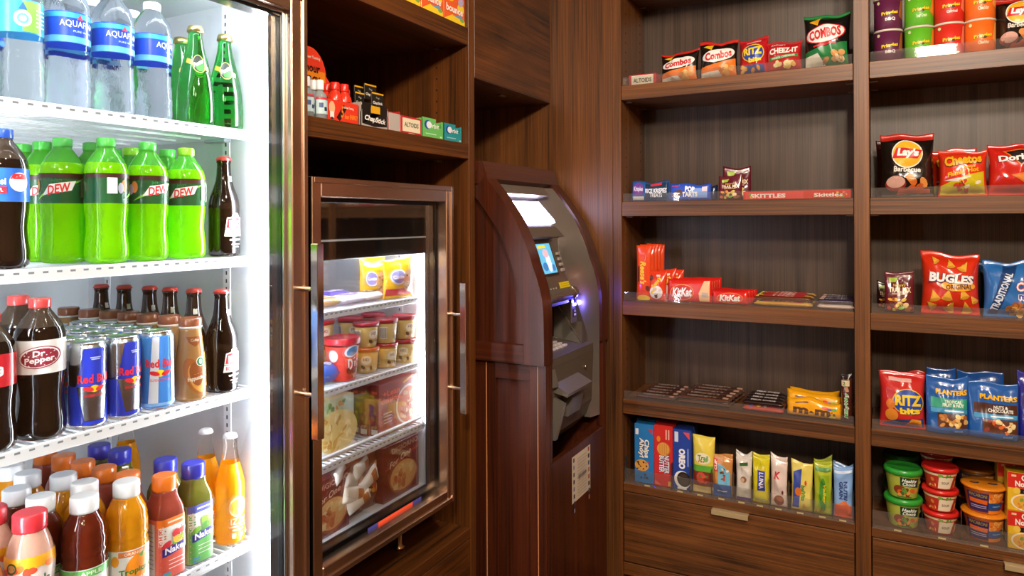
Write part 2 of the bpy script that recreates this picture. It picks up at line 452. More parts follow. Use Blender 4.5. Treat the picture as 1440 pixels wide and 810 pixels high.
# ================================================================== beverage cooler (left edge)
WHT = ink('#e9ebee', .35, .2); STEEL = metal('#dcc2ae', .26); CHROME = metal('#d9d2cc', .12); BLK = ink('#0b0b0d', .25, .3)
GRYIN = ink('#c9cdd2', .45)
FY0, FY1, FZ0, FZ1 = .30, 1.0, .66, 1.945
t = thing('beverage_cooler', 'tall glass-door drinks cooler with brushed steel frame and bright white interior', 'cooler', (-1.3, .65, 0))
m = MB()
m.box((-1.74, FY0-.03, 0), (-1.68, FY1+.03, 2.02), STEEL)                    # back
m.box((-1.68, FY0-.03, 0), (-1.062, FY0-.002, 2.02), STEEL)                  # sides
m.box((-1.68, FY1+.004, 0), (-1.062, FY1+.03, 2.02), STEEL)
m.box((-1.68, FY0-.002, FZ1+.01), (-1.062, FY1+.004, 2.02), STEEL)           # top
m.box((-1.68, FY0-.002, 0), (-1.062, FY1+.004, FZ0-.02), STEEL)
m.build('outer_body', t, True)
m = MB()
m.box((-1.68, FY0, FZ0), (-1.675, FY1, FZ1), GRYIN); m.box((-1.675, FY0-.002, FZ0), (-1.064, FY0, FZ1), WHT)
m.box((-1.675, FY1, FZ0), (-1.064, FY1+.003, FZ1), GRYIN); m.box((-1.675, FY0, FZ1), (-1.064, FY1, FZ1+.008), GRYIN)
m.box((-1.675, FY0, FZ0-.015), (-1.064, FY1, FZ0), WHT)
m.build('liner', t, True)
m = MB(); mh = MB()
for x in (-1.198, -1.60):
    m.box((x-.011, FY1-.002, FZ0), (x+.011, FY1, FZ1), WHT, .0008)
    z = FZ0+.02
    while z < FZ1-.02: mh.box((x-.002, FY1-.0024, z), (x+.002, FY1-.0018, z+.008), ink('#33363a', .6)); z += .0165
m.build('shelf_track', t, True); o = mh.build('track_slot', t, True); o['kind'] = 'stuff'
STRIP_GLOW = glow('led_and_fill_strip', '#f4f8ff', 60.0)
for y0, y1 in ((FY1-.013, FY1-.003), (FY0+.003, FY0+.013)):  # second strip is out of view, added to even the light on bottle fronts
    MB().box((-1.098, y0, FZ0+.02), (-1.070, y1, FZ1-.02), STRIP_GLOW, .002).build('led_and_fill_strip', t, True)
MB().box((-1.10, FY0+.05, FZ1-.012), (-1.075, FY1-.05, FZ1-.002), STRIP_GLOW, .002).build('led_and_fill_strip', t, True)
CSH = [1.680, 1.431, 1.1705, .868]
SX = -1.112                               # shelf fronts
def wire_shelf(t, z, x0, x1, y0, y1, n, rail=.02, slots=34):
    s = MB()
    s.box((x1-.006, y0, z-rail), (x1, y1, z), WHT, .0015)
    for k in range(n):
        y = y0+.006+(y1-y0-.012)*k/(n-1); s.box((x0, y-.0016, z-.0045), (x1-.005, y+.0016, z-.001), WHT)
    for k in range(7): x = x0+(x1-x0)*k/7; s.box((x, y0, z-.0085), (x+.004, y1, z-.0045), WHT)
    s.box((x0, y0, z-.012), (x1, y0+.004, z-.001), WHT); s.box((x0, y1-.004, z-.012), (x1, y1, z-.001), WHT)
    o = s.build('wire_shelf', t, True)
    g = MB()
    for k in range(slots):
        y = y0+.012+(y1-y0-.024)*k/(slots-1); g.box((x1-.001, y-.0042, z-.0075), (x1+.0004, y+.0036, z-.0045), ink('#7d838b', .6))
    g.build('rail_slot', o)['kind'] = 'stuff'
    c = MB()
    c.box((x1-.12, y1-.022, z-.020), (x1-.06, y1-.004, z-.0125), metal('#b5b9bf', .3), .001)
    c.build('shelf_clip', o)
    return o
for z in CSH: wire_shelf(t, z, -1.66, SX, FY0+.006, FY1-.006, 44)
# door: frame, black glazing border, pane, handle
DX0, DX1 = -1.052, -1.0
d = MB()
DZ0, DZ1, DY0, DY1 = .10, 1.94, FY0-.03, 1.0245
def frame(m, x0, x1, y0, y1, z0, z1, wl, wr, wb, wt, mt, bev=.002):
    m.box((x0, y0, z0), (x1, y0+wl, z1), mt, bev); m.box((x0, y1-wr, z0), (x1, y1, z1), mt, bev)
    m.box((x0, y0+wl, z0), (x1, y1-wr, z0+wb), mt, bev); m.box((x0, y0+wl, z1-wt), (x1, y1-wr, z1), mt, bev)
frame(d, DX0, DX1, DY0, DY1, DZ0, DZ1, .04, .039, .05, .036, STEEL)
frame(d, DX0+.012, DX1+.004, DY0, DY1, DZ0, DZ1, .008, .012, .02, .012, STEEL, .0015)     # raised outer edge
door = d.build('door', t, True)
m = MB(); frame(m, DX0-.006, DX0+.03, DY0+.04, DY1-.039, DZ0+.05, DZ1-.036, .012, .006, .02, .012, BLK, .001); m.build('glazing_border', door)
m = MB(); frame(m, DX0-.009, DX0, DY0+.01, DY1-.004, DZ0+.01, DZ1-.004, .035, .02, .035, .035, ink('#3b3d42', .3), .002); m.build('door_gasket', door)
m = MB(); frame(m, DX0+.031, DX0+.036, DY0+.04, DY1-.0392, DZ0+.05, DZ1-.0362, .006, .006, .006, .006, metal('#c4cac8', .25), .001); m.build('glazing_bead', door)
GL = pane('door_glass', '#fbfdfd', .5, .0)
MB().box((DX0+.024, DY0+.042, DZ0+.052), (DX0+.028, DY1-.041, DZ1-.038), GL).build('door_glass', door)
def handle(door, x, y, z0, z1, w, zs):
    h = MB(); h.box((x+.034, y-w/2, z0), (x+.052, y+w/2, z1), CHROME, .0012)
    for z in zs: h.tube([(x-.002, y, z), (x+.036, y, z)], .005, CHROME, 10)
    return h.build('handle', door)
hz1, hz0 = lw(440, 343, -.955).z, lw(440, 621, -.955).z
handle(door, DX1, 1.006, hz0, hz1, .017, (lw(428, 405, -1).z, lw(428, 552, -1).z))

# ================================================================== glass-door freezer in the middle cabinet
GY0, GY1, GZ0, GZ1 = 1.034, 1.5475, .7674, 1.588
t = thing('display_freezer', 'countertop glass-door freezer with steel frame, lit white inside', 'freezer', (-1.25, 1.29, BZ))
WL = ink('#d5d7da', .4)
IY0, IY1, IZ0, IZ1 = 1.085, 1.525, .805, 1.455
m = MB()
m.box((-1.56, 1.062, GZ0+.004), (-1.055, IY0-.004, GZ1), STEEL, .001); m.box((-1.56, IY1+.004, GZ0+.004), (-1.055, 1.546, GZ1), STEEL, .001)
m.box((-1.56, IY0-.004, IZ1+.004), (-1.055, IY1+.004, GZ1), BLK, .001); m.box((-1.56, IY0-.004, GZ0+.004), (-1.055, IY1+.004, IZ0-.004), STEEL, .001)
m.box((-1.56, IY0-.004, IZ0-.004), (-1.545, IY1+.004, IZ1+.004), STEEL)
m.build('body', t, True)
m = MB()
m.box((-1.545, IY0-.004, IZ0-.004), (-1.54, IY1+.004, IZ1+.004), WL); m.box((-1.54, IY0-.004, IZ0), (-1.056, IY0, IZ1), WL)
m.box((-1.54, IY1, IZ0), (-1.056, IY1+.004, IZ1), WL); m.box((-1.54, IY0, IZ1), (-1.056, IY1, IZ1+.004), WL); m.box((-1.54, IY0, IZ0-.004), (-1.056, IY1, IZ0), WL)
m.build('liner', t, True)
m = MB(); mh = MB()
for x in (-1.155,):
    m.box((x-.01, IY1-.002, IZ0), (x+.01, IY1, IZ1), WHT, .0006); z = IZ0+.02
    while z < IZ1-.02: mh.box((x-.002, IY1-.0024, z), (x+.002, IY1-.0018, z+.007), ink('#33363a', .6)); z += .016
m.build('shelf_track', t, True); mh.build('track_slot', t, True)['kind'] = 'stuff'
STRIP_GLOW2 = glow('freezer_led_and_fill', '#f0f3ff', 55.0)
MB().box((-1.085, IY0+.002, IZ0+.05), (-1.068, IY0+.008, IZ1-.02), STRIP_GLOW2, .002).build('led_and_fill_strip', t, True)  # hidden strip added behind the door stile to light the food fronts
MB().box((-1.082, IY1-.006, IZ0+.16), (-1.060, IY1-.002, IZ1-.004), STRIP_GLOW2, .002).build('led_and_fill_strip', t, True)
MB().box((-1.09, IY0+.04, IZ1-.011), (-1.070, IY1-.02, IZ1-.002), STRIP_GLOW2, .002).build('led_and_fill_strip', t, True)  # unseen strip added behind the header panel for more light from the front
FSX = -1.072
FSH = [lw(594, 416, FSX).z, lw(594, 507, FSX).z, lw(601, 592, -1.064).z]
for z in FSH: wire_shelf(t, z, -1.53, FSX if z != FSH[2] else -1.064, IY0+.010, IY1-.014, 26, .016, 26)
MB().box((-1.066, IY0, 1.414), (-1.0565, IY1, IZ1), BLK, .001).build('header_panel', t, True)
m = MB(); z = FSH[2]
m.tube([(-1.067, IY0+.012, z+.016), (-1.067, IY1-.018, z+.016)], .0042, WHT, 8)
for y in (IY0+.016, IY1-.02): m.tube([(-1.067, y, z-.004), (-1.067, y, z+.016)], .003, WHT, 6)
m.build('shelf_guard', t, True)
d = MB(); frame(d, -1.05, -1.0, GY0, GY1, GZ0, GZ1, .03, .028, .034, .04, STEEL, .002)
frame(d, -1.04, -.996, GY0, GY1, GZ0, GZ1, .007, .010, .012, .012, STEEL, .0012)
door = d.build('door', t, True)
m = MB(); frame(m, -1.056, -1.03, GY0+.03, GY1-.028, GZ0+.034, GZ1-.04, .02, .008, .012, .01, BLK, .001); m.build('glazing_border', door)
m = MB(); frame(m, -1.062, -1.05, GY0+.012, GY1-.006, GZ0+.01, GZ1-.01, .04, .035, .036, .03, ink('#26272b', .3), .002); m.build('door_gasket', door)
MB().box((-1.034, GY0+.031, GZ0+.035), (-1.030, GY1-.029, GZ1-.041), GL).build('door_glass', door)
hz1, hz0 = lw(645, 399, -.955).z, lw(645, 586, -.955).z
handle(door, -1.0, 1.533, hz0, hz1, .015, (lw(640, 440, -1).z, lw(640, 542, -1).z))
for px, x in ((589, -1.12),):
    y = lw(px, 740, x).y
for y in (1.11, 1.47):
    for x in (-1.12, -1.48):
        m = MB(); m.lathe([(.016, 0), (.016, .006), (.008, .010), (.008, GZ0+.0025-BZ)], metal('#c9a878', .25), 12); o = m.build('leg', t); o.location = (x+1.25, y-1.29, .0008)
# coloured tape strip on the pane
pr_ = Print(lambda u, v, h: (-1.0298+h, u, v), .05)
a, b = lw(517, 744, -1.03), lw(592, 704, -1.03)
zz = (a.z+b.z)/2; hh = .0062
pr_.rect((a.y+b.y)/2, zz, b.y-a.y, hh*2, '#ee5a36')
for y in (a.y+.018, b.y-.018): pr_.rect(y, zz, .036, hh*2, '#3b48a8')
pr_.mb.build('tape_strip', door)

# ================================================================== cash machine
AY0, AY1 = 1.705, 2.188
ARC = [(-1.03, 1.668), (-.999, 1.6665), (-.9867, 1.622), (-.960, 1.592), (-.936, 1.5617), (-.912, 1.529), (-.8896, 1.4964), (-.8745, 1.466), (-.8615, 1.4376), (-.849, 1.406), (-.8394, 1.3748), (-.828, 1.345), (-.8196, 1.3188), (-.813, 1.292), (-.8092, 1.268), (-.8075, 1.23), (-.8070, 1.18), (-.8067, 1.1065)]
def spline(P, n):
    out = []
    for i in range(len(P)-1):
        p0, p1, p2, p3 = P[max(i-1, 0)], P[i], P[i+1], P[min(i+2, len(P)-1)]
        for k in range(n):
            u = k/n; out.append(tuple(.5*(2*b+(c-a)*u+(2*a-5*b+4*c-d)*u*u+(3*b-a-3*c+d)*u**3) for a, b, c, d in zip(p0, p1, p2, p3)))
    return out+[P[-1]]
ARC = ARC[:2]+spline(ARC[2:], 3)
t = thing('cash_machine', 'free-standing cash machine in a curved reddish cherry wood cabinet', 'cash machine', (-1.15, 1.945, 0))
CH = cherry('Z'); CHX = cherry('X'); CHY = cherry('Y')
XR = -1.45
# lower cabinet with frame-and-panel side
LB = 1.1065
m = MB()
m.box((XR, 1.722, 0), (-.8087, 1.738, LB), CH, .0015); m.box((XR, 2.155, 0), (-.8087, 2.171, LB), CH, .0015)
m.build('lower_body', t, True)
m = MB()
xs0, xs1 = bw(686, 600, 1.715).x, bw(757, 600, 1.715).x
g = .0016
m.box((XR, 1.710, 0), (xs0-g, 1.7222, LB-.002), CH); m.box((xs1+g, 1.710, 0), (-.8087, 1.7222, LB-.002), CH)
m.build('side_stile', t, True)
m = MB()
xp0, xp1, zp = bw(698, 600, 1.715).x, bw(746, 600, 1.715).x, bw(720, 533, 1.715).z
m.box((xs0, 1.710, 0), (xp0, 1.7222, LB-.004), CH, .0008); m.box((xp1, 1.710, 0), (xs1, 1.7222, LB-.004), CH, .0008)
m.box((xp0, 1.710, zp), (xp1, 1.7222, LB-.004), CHX, .0008); m.box((xp0, 1.7212, 0), (xp1, 1.7222, zp), CH)
m.build('side_door', t, True)
m = MB()
for x in (xs0-.0012, xs1+.0012): m.box((x-.0011, 1.7095, 0), (x+.0011, 1.7222, LB-.005), ink('#c98a5a', .5))
m.build('edge_banding', t, True)
# front of the lower cabinet, with the slanted cut-out edge at its top
fz0, fz1 = lw(780, 642, -.8087).z, lw(848, 606, -.8087).z
FB = (fz0+fz1)/2
MB().box((-.826, 1.738, 0), (-.8087, 2.155, FB), CH, .0015).build('front_panel', t, True)
MB().box((-.826, 1.738, FB), (-.8087, 1.752, LB), CH, .001).build('front_stile', t, True); MB().box((-.826, 2.141, FB), (-.8087, 2.155, LB), CH, .001).build('front_stile', t, True)
# curved cheeks
back = [(XR, ARC[-1][1]), (XR, 1.668)]
for ya, yb in ((AY0, AY0+.046), (AY1-.056, AY1)):
    ch = MB().prism(ARC+back, 'Y', ya, yb, CH).build('curved_cheek', t, True)
    if ya == AY0:
        # raised rails round a recessed field on the outer face
        def off(pts, dn):
            out = []
            for i, p in enumerate(pts):
                a_, b_ = pts[max(i-1, 0)], pts[min(i+1, len(pts)-1)]; tx, tz = b_[0]-a_[0], b_[1]-a_[1]; L = math.hypot(tx, tz)
                out.append((p[0]+tz/L*dn, p[1]-tx/L*dn))
            return out
        arc2 = ARC[2:]; inn = off(arc2, .062); zr = bw(700, 481, AY0).z
        k_ = [i for i, p in enumerate(inn) if p[1] > zr]; xi = inn[-1][0]
        rs = [arc2[i] for i in k_]+[(arc2[-1][0], zr), arc2[-1]]; inn = [(max(inn[i][0], XR), inn[i][1]) for i in k_]+[(xi, zr), (xi, arc2[-1][1])]
        r = MB(); y0 = AY0-.011
        A = [(p[0], y0, p[1]) for p in rs]; B = [(p[0], y0, p[1]) for p in inn]
        r.strip(A, B, CH, False); r.strip([(p[0], AY0, p[1]) for p in rs], A, CH); r.strip(B, [(p[0], AY0, p[1]) for p in inn], CH)
        r.box((XR, y0, ARC[-1][1]), (xi, AY0, zr), CHX, .001)
        r.build('cheek_rail', ch)
# header board across the top
m = MB()
hd = [(-1.03, 1.6675), (-.9985, 1.6665), (-.982, 1.617), (-.995, 1.603), (-1.03, 1.603)]
m.prism(hd, 'Y', AY0-.004, AY1+.002, CHY); m.box((XR, AY0+.046, 1.655), (-1.03, AY1-.056, 1.667), CHY); m.build('header_board', t, True)
# ---- grey fascia between the cheeks
FA0, FA1 = AY0+.046, AY1-.056
GM = ink('#7f786f', .30, .25, .45); DG = ink('#564c42', .42, .15); DK = ink('#15120f', .4)
def arcx(z):
    P = sorted([(p[1], p[0]) for p in ARC[2:]])
    if z <= P[0][0]: return P[0][1]
    for (z0, x0), (z1, x1) in zip(P, P[1:]):
        if z <= z1: return x0+(x1-x0)*(z-z0)/(z1-z0)
    return P[-1][1]
def inset(z, d): return arcx(z)-d
YC0, YC1 = FA0+.018, 2.06
# silver side bezels: the right one widens towards the screen
MB().prism([(inset(z, .012), z) for z in [1.09+.0257*k for k in range(21)]]+[(inset(1.604, .06), 1.604), (inset(1.09, .06), 1.09)], 'Y', FA0, YC0, GM, True).build('side_bezel', t, True)
BE = [(2.085, .86), (2.085, 1.09), (2.078, 1.12), (2.03, 1.185), (1.975, 1.26), (1.945, 1.31), (1.942, 1.36), (1.948, 1.41), (1.972, 1.46), (1.998, 1.51), (2.03, 1.56), (2.06, 1.604)]
zs = [.87+.0335*k for k in range(22)]+[1.604]
A = [(inset(z, .010), FA1, z) for z in zs]; dn = lambda z: .024+.034*math.exp(-((z-1.535)/.05)**2)
B = [(inset(z, dn(z)), lerp(BE, z), z) for z in zs]; C = [(inset(z, .085), lerp(BE, z)+.004, z) for z in zs]
MB().strip(B, A, GM).strip(C, B, GM).build('side_bezel', t, True)
# hood over the lit sign
MB().prism([(inset(1.604, .012), 1.604), (inset(1.575, .010), 1.577), (inset(1.57, .06), 1.563), (inset(1.6, .09), 1.612)], 'Y', YC0, YC1, GM).build('sign_hood', t, True)
def slope(za, zb, da, db, ya, yb, mt, name, th=.03):
    m = MB(); xa, xb = inset(za, da), inset(zb, db); m.prism([(xa, za), (xb, zb), (xb-th, zb), (xa-th, za)], 'Y', ya, yb, mt)
    return m.build(name, t, True)
slope(1.478, 1.575, .034, .062, YC0, YC1, DG, 'sign_housing')
SIGN = glow('lit_sign', '#d4d2ff', 20.0)
slope(1.490, 1.557, .0325, .0490, YC0+.028, 2.028, SIGN, 'lit_sign', .004)
slope(1.448, 1.479, .020, .030, YC0, YC1, DG, 'sign_ledge', .05)
# screen
slope(1.268, 1.449, .020, .024, YC0, YC1, DG, 'screen_panel')
def sx(v, d=0.0): a_, b_ = inset(1.268, .020), inset(1.449, .024); return a_+(b_-a_)*(v-1.268)/.181+d
def smap(u, v, h): return (sx(v)+h, u, v)
SCRN = glow('screen_light', '#5aa9cf', .9); y0, y1 = 1.797, 1.890
m = MB(); frame_pts = [(y0-.008, 1.337), (y1+.008, 1.337), (y1+.008, 1.438), (y0-.008, 1.438)]
p_ = Print(smap, .05, .0012); p_.poly(frame_pts, ink('#2e2822', .4)); p_.mb.build('screen_frame', t, True)
p_ = Print(smap, .05, .0022); p_.poly([(y0, 1.345), (y1, 1.345), (y1, 1.430), (y0, 1.430)], SCRN); p_.mb.build('screen', t, True)
p_ = Print(smap, .05, .0030); yc = (y0+y1)/2; wy = y1-y0
p_.rect(yc-wy*.14, 1.421, wy*.55, .008, glow('screen_yellow', '#d8c23a', .8)); p_.ell(yc+.006, 1.377, wy*.16, .028, glow('screen_white', '#d4e2ee', .9)); p_.ell(yc, 1.402, wy*.20, .012, glow('screen_pink', '#d0a8b4', .8)); p_.ell(yc-wy*.25, 1.365, wy*.18, .012, glow('screen_blue', '#3a74b0', .8)); p_.ell(yc+wy*.3, 1.36, wy*.12, .01, glow('screen_blue', '#3a74b0', .8))
p_.mb.build('screen_picture', t, True)
MB().prism([(sx(1.441), 1.441), (sx(1.441, .016), 1.445), (sx(1.448, .012), 1.4495), (sx(1.45), 1.45)], 'Y', YC0, 1.905, DK).build('screen_visor', t, True)
for k in range(4):
    z = 1.398-.016*k; MB().box((sx(z), 1.915, z-.0045), (sx(z, .007), 1.936, z+.0045), ink('#a0968a', .4), .0015).build('function_key', t, True)
m = Print(smap, .05, .001); m.rect(1.916, 1.304, .082, .023, '#dcc814')
for k in range(3): m.rect(1.916, 1.310-.006*k, .060, .0015, '#a39414')
m.mb.build('yellow_sticker', t, True)
m = Print(smap, .05, .001)
for k in range(4): m.rect(YC0+.025+.018*k, 1.302, .009, .004, '#b9b0a2')
m.mb.build('small_marks', t, True)['kind'] = 'stuff'
# card slot bar with blue lamps
xb_ = inset(1.28, .022)
MB().tube([(xb_, YC0, 1.281), (xb_, 1.958, 1.281)], .019, DG, 16).build('card_bar', t, True)
MB().tube([(xb_+.019, YC0+.03, 1.279), (xb_+.019, YC0+.075, 1.279)], .0025, metal('#b0a79a', .3), 8).build('card_slot', t, True)
MB().tube([(xb_+.008, 1.925, 1.300), (xb_+.018, 1.928, 1.292), (xb_+.021, 1.932, 1.278), (xb_+.012, 1.936, 1.262)], .0025, metal('#d9d0c2', .25), 6).build('card_bar_trim', t, True)
BLUE = glow('blue_lamp', '#3a34ff', 40.0)
xl = inset(1.24, .030)
MB().box((xl-.004, 1.955, 1.185), (xl, 1.995, 1.262), DG, .001).build('lamp_plate', t, True)
MB().box((xl, 1.960, 1.237), (xl+.004, 1.986, 1.246), BLUE, .002).build('receipt_lamp', t, True)
d_ = bpy.data.lights.new('receipt_lamp_glow', 'POINT'); d_.energy = .5; d_.color = (.16, .14, 1.0); d_.shadow_soft_size = .006
o = bpy.data.objects.new('receipt_lamp_glow', d_); COL.objects.link(o); o.location = (xl+.024, 2.022, 1.243)
MB().box((xl, 1.965, 1.205), (xl+.0012, 1.990, 1.229), ink('#2a2622', .4), .0005).build('receipt_badge', t, True)
pp = Print(lambda u, v, h: (xl+.0013+h, u, v), .05); pp.poly([(1.971, 1.219), (1.984, 1.219), (1.9775, 1.227)], '#c9c2b8'); pp.rect(1.9775, 1.211, .016, .007, '#c9c2b8'); pp.mb.build('badge_symbol', t, True)
# keypad recess
m = MB(); xk = inset(1.15, .125)
m.box((xk-.01, YC0, 1.09), (xk, 2.0, 1.268), DK); m.prism([(xk, 1.262), (inset(1.1, .028), 1.110), (xk, 1.128)], 'Y', 2.03, 2.034, GM); m.box((xk, 2.034, 1.10), (inset(1.1, .03), 2.075, 1.24), DG)
m.box((xk, YC0, 1.25), (xl-.005, 2.0, 1.268), DG); m.build('keypad_recess', t, True)
MB().tube([(xk+.002, 2.030, 1.250), (inset(1.1, .028), 2.029, 1.112), (xk+.002, 2.0, 1.135)], .0016, metal('#d9d0c2', .25), 6).build('recess_edge', t, True)
MB().prism([(xk, 1.130), (inset(1.1, .012), 1.110), (inset(1.1, .012), 1.086), (xk, 1.086)], 'Y', YC0, 2.082, DG).build('keypad_shelf', t, True)
m = MB()
for r_ in range(4):
    for c_ in range(5):
        f_ = .105-.017*r_; y = 1.845+.027*c_; x = inset(1.1, f_); z = 1.130-.020*((.125-f_)/.113)
        m.box((x-.0055, y-.010, z-.002), (x+.0055, y+.010, z+.005), ink('#c4bab0', .4), .0012)
m.build('keypad', t, True)['kind'] = 'stuff'
# lower fascia and dispenser
MB().prism([(-.819, 1.088), (-.822, 1.03), (-.826, .93), (-.845, FB+.05), (-.89, FB+.004), (-.95, FB+.004), (-.95, 1.088)], 'Y', YC0, 2.086, DG).build('lower_fascia', t, True)
MB().prism([(-.824, 1.040), (-.776, 1.016), (-.780, 1.006), (-.824, 1.015)], 'Y', YC0+.02, 1.965, GM).build('dispenser_hood', t, True)
MB().prism([(-.826, 1.006), (-.798, .985), (-.812, .93), (-.828, .93)], 'Y', 1.865, 1.955, GM).build('dispenser_chute', t, True)
MB().prism([(-.826, 1.000), (-.790, .985), (-.818, .88), (-.828, .88)], 'Y', YC0+.020, YC0+.036, GM).build('dispenser_rib', t, True)
MB().box((-.832, YC0+.05, .965), (-.8235, 1.862, 1.004), DK, .002).build('cash_slot', t, True)
MB().prism([(-.818, 1.082), (-.806, 1.035), (-.823, 1.03)], 'Y', YC0, YC0+.02, GM).build('fascia_rib', t, True)
lock = MB().lathe([(.006, 0), (.0075, .003), (.005, .006)], metal('#c9b48c', .25), 12).build('lock', t); lock.location = (-.8215+1.15, 2.02-1.945, 1.045); lock.rotation_euler = (0, math.pi/2, 0)
# the notice on the front
pn = Print(lambda u, v, h: (-.8085+h, u, v), .05, .0003)
a, b = lw(804, 645, -.8087), lw(830, 690, -.8087)
nz1, nz0 = lw(804, 644, -.8087).z, lw(805, 709, -.8087).z
y0, y1 = a.y, b.y; w_ = y1-y0
pn.rect((y0+y1)/2, (nz0+nz1)/2, w_, nz1-nz0, '#d3c7b4')
for k in range(8): pn.rect(y0+w_*.10, nz1-.012-.021*k, w_*.07, .012, ['#3d3a4a', '#7a7f9c', '#4a4657'][k % 3]); pn.rect(y0+w_*.90, nz1-.010-.021*k, w_*.08, .013, ['#a8483c', '#2c2a30', '#4c5a86', '#b06a50'][k % 4])
for k in range(7): pn.rect(y0+w_*.5, nz1-.014-.009*k, w_*.5, .0015, '#a89e8e'); pn.rect(y0+w_*.5, nz0+.012+.009*k, w_*.5, .0015, '#a89e8e')
for k in range(6): pn.rect(y0+w_*(.32+.07*k), (nz0+nz1)/2, w_*.05, .010, '#6e6a72')
tag(pn.mb.build('notice'), 'small cream paper notice stuck on the cash machine front', 'notice')

# ================================================================== product builders
# local frame of every product: base on z = 0, front towards -y
def scaleprof(pf, r, h): return [(a*r, b*h) for a, b in pf]
def refine(pf, n):
    z0, z1 = pf[0][1], pf[-1][1]; zs = sorted(set([p[1] for p in pf]+[z0+(z1-z0)*k/n for k in range(n+1)]))
    return [(lerp(pf, z), z) for z in zs]
def bottle(name, label, cat, loc, rz, r, h, prof, body, cap, lab=None, sq=0, art=None, fill=None, group=None, capname='cap', n=28):
    """body profile in fractions; cap = (r0 frac, z0 frac, material, ribbed); lab = (z0, z1, material); fill = (z frac, headspace material)"""
    t = thing(name, label, cat, loc, rz, group)
    P = scaleprof(prof, r, h)
    zm = [(fill[0]*h, body), (9, fill[1])] if fill else None
    if zm:
        P2 = sorted(P+[(lerp(P, fill[0]*h), fill[0]*h)], key=lambda p: p[1]); MB().lathe(P2, body, n, sq, zmats=zm).build('bottle', t)
    else: MB().lathe(P, body, n, sq).build('bottle', t)
    cr, cz, cm, rib = cap; cr *= r; z0 = cz*h; H = h-z0
    if rib == 'crown':
        MB().lathe([(cr*.9, z0), (cr*1.15, z0+.001), (cr*1.02, z0+H*.6), (cr*.85, h-.0008), (cr*.5, h)], cm, 42, rib=.08).build('crown_cap', t)
    else:
        MB().lathe([(cr, z0), (cr, z0+H*.15), (cr*1.0, z0+H*.2), (cr, h-.002), (cr*.9, h)], cm, 48, rib=.05 if rib else 0).build(capname, t)
    if lab:
        z0, z1 = lab[0]*h, lab[1]*h; q = [(lerp(P, z0), z0)]+[p for p in P if z0 < p[1] < z1]+[(lerp(P, z1), z1)]
        MB().lathe([(a+.0004, b) for a, b in q], lab[2], n, sq, close=False).build('label', t)
    if art:
        p = Print(cylmap(P, sq), .006, .0008, .00007); art(p, r, h)
        if p.mb.f: p.build(t)
    RAD[t.name] = r*(1.04 if sq else 1.0)+.0012; CIRC.append(t)
    return t
SODA = [(.55, 0), (.82, .006), (.97, .03), (1, .07), (.99, .14), (.93, .22), (.90, .29), (.93, .36), (.98, .43), (.985, .475), (.985, .715), (.98, .735), (.90, .79), (.74, .84), (.55, .885), (.44, .91), (.40, .925), (.40, .935)]
WATER = [(.6, 0), (.88, .006), (.99, .03), (1, .08), (.965, .12), (1, .16), (.955, .21), (.98, .26), (.92, .32), (.95, .38), (.91, .43), (.95, .47), (.955, .715), (.98, .74), (.94, .79), (.80, .85), (.58, .90), (.44, .925), (.41, .935), (.41, .94)]
IBC = [(.86, 0), (.97, .008), (1, .03), (1, .50), (.965, .55), (.86, .61), (.68, .68), (.54, .75), (.48, .81), (.44, .90), (.43, .93), (.47, .935), (.47, .96), (.42, .965)]
PERR = [(.80, 0), (.95, .01), (1, .05), (1.0, .20), (.96, .34), (.86, .47), (.70, .60), (.52, .73), (.41, .82), (.36, .89), (.36, .93)]
IZZE = [(.86, 0), (.97, .008), (1, .03), (1, .50), (.97, .55), (.87, .62), (.72, .69), (.58, .76), (.50, .83), (.44, .91), (.48, .915), (.48, .94), (.44, .945), (.44, .96)]
FRAP = [(.84, 0), (.97, .01), (1, .04), (1, .30), (.97, .42), (.90, .55), (.80, .68), (.73, .78), (.71, .84), (.70, .89)]
JUICE = [(.9, 0), (1, .01), (1, .44), (.97, .46), (.99, .485), (.93, .50), (.99, .53), (1, .56), (.95, .575), (1, .60), (.985, .65), (.94, .70), (.95, .705), (.87, .765), (.74, .81), (.61, .85), (.58, .875)]
FLOR = [(.9, 0), (1, .01), (1, .30), (.95, .38), (.93, .44), (.98, .52), (1, .60), (.97, .68), (.86, .76), (.74, .82), (.66, .85), (.66, .87)]
NAKD = [(.93, 0), (1, .01), (1, .62), (.97, .67), (.88, .715), (.76, .76), (.68, .80), (.66, .855)]
CAN = [(.72, 0), (.80, .004), (.95, .03), (1, .05), (1, .915), (.97, .945), (.90, .967), (.885, .975), (.90, .982), (.90, 1.0), (.86, .998), (.84, .978), (.5, .976)]

def can(name, label, loc, rz, r, h, body, art, group=None):
    t = thing(name, label, 'can', loc, rz, group); P = scaleprof(CAN, r, h); al = metal('#cfd3d8', .2)
    MB().lathe(P, al, 32, zmats=[(.03*h, al), (.945*h, body), (9, al)]).build('can_body', t)
    m = MB(); m.lathe([(r*.30, h*.978), (r*.30, h*.986)], al, 12, c=(0, -r*.25, 0), sy=1.0); m.box((-r*.16, -r*.2, h*.979), (r*.16, r*.35, h*.987), al, .0006); m.build('pull_tab', t)
    p = Print(cylmap(P), .006, .0005); art(p, r, h); p.build(t); RAD[t.name] = r+.001; CIRC.append(t); return t

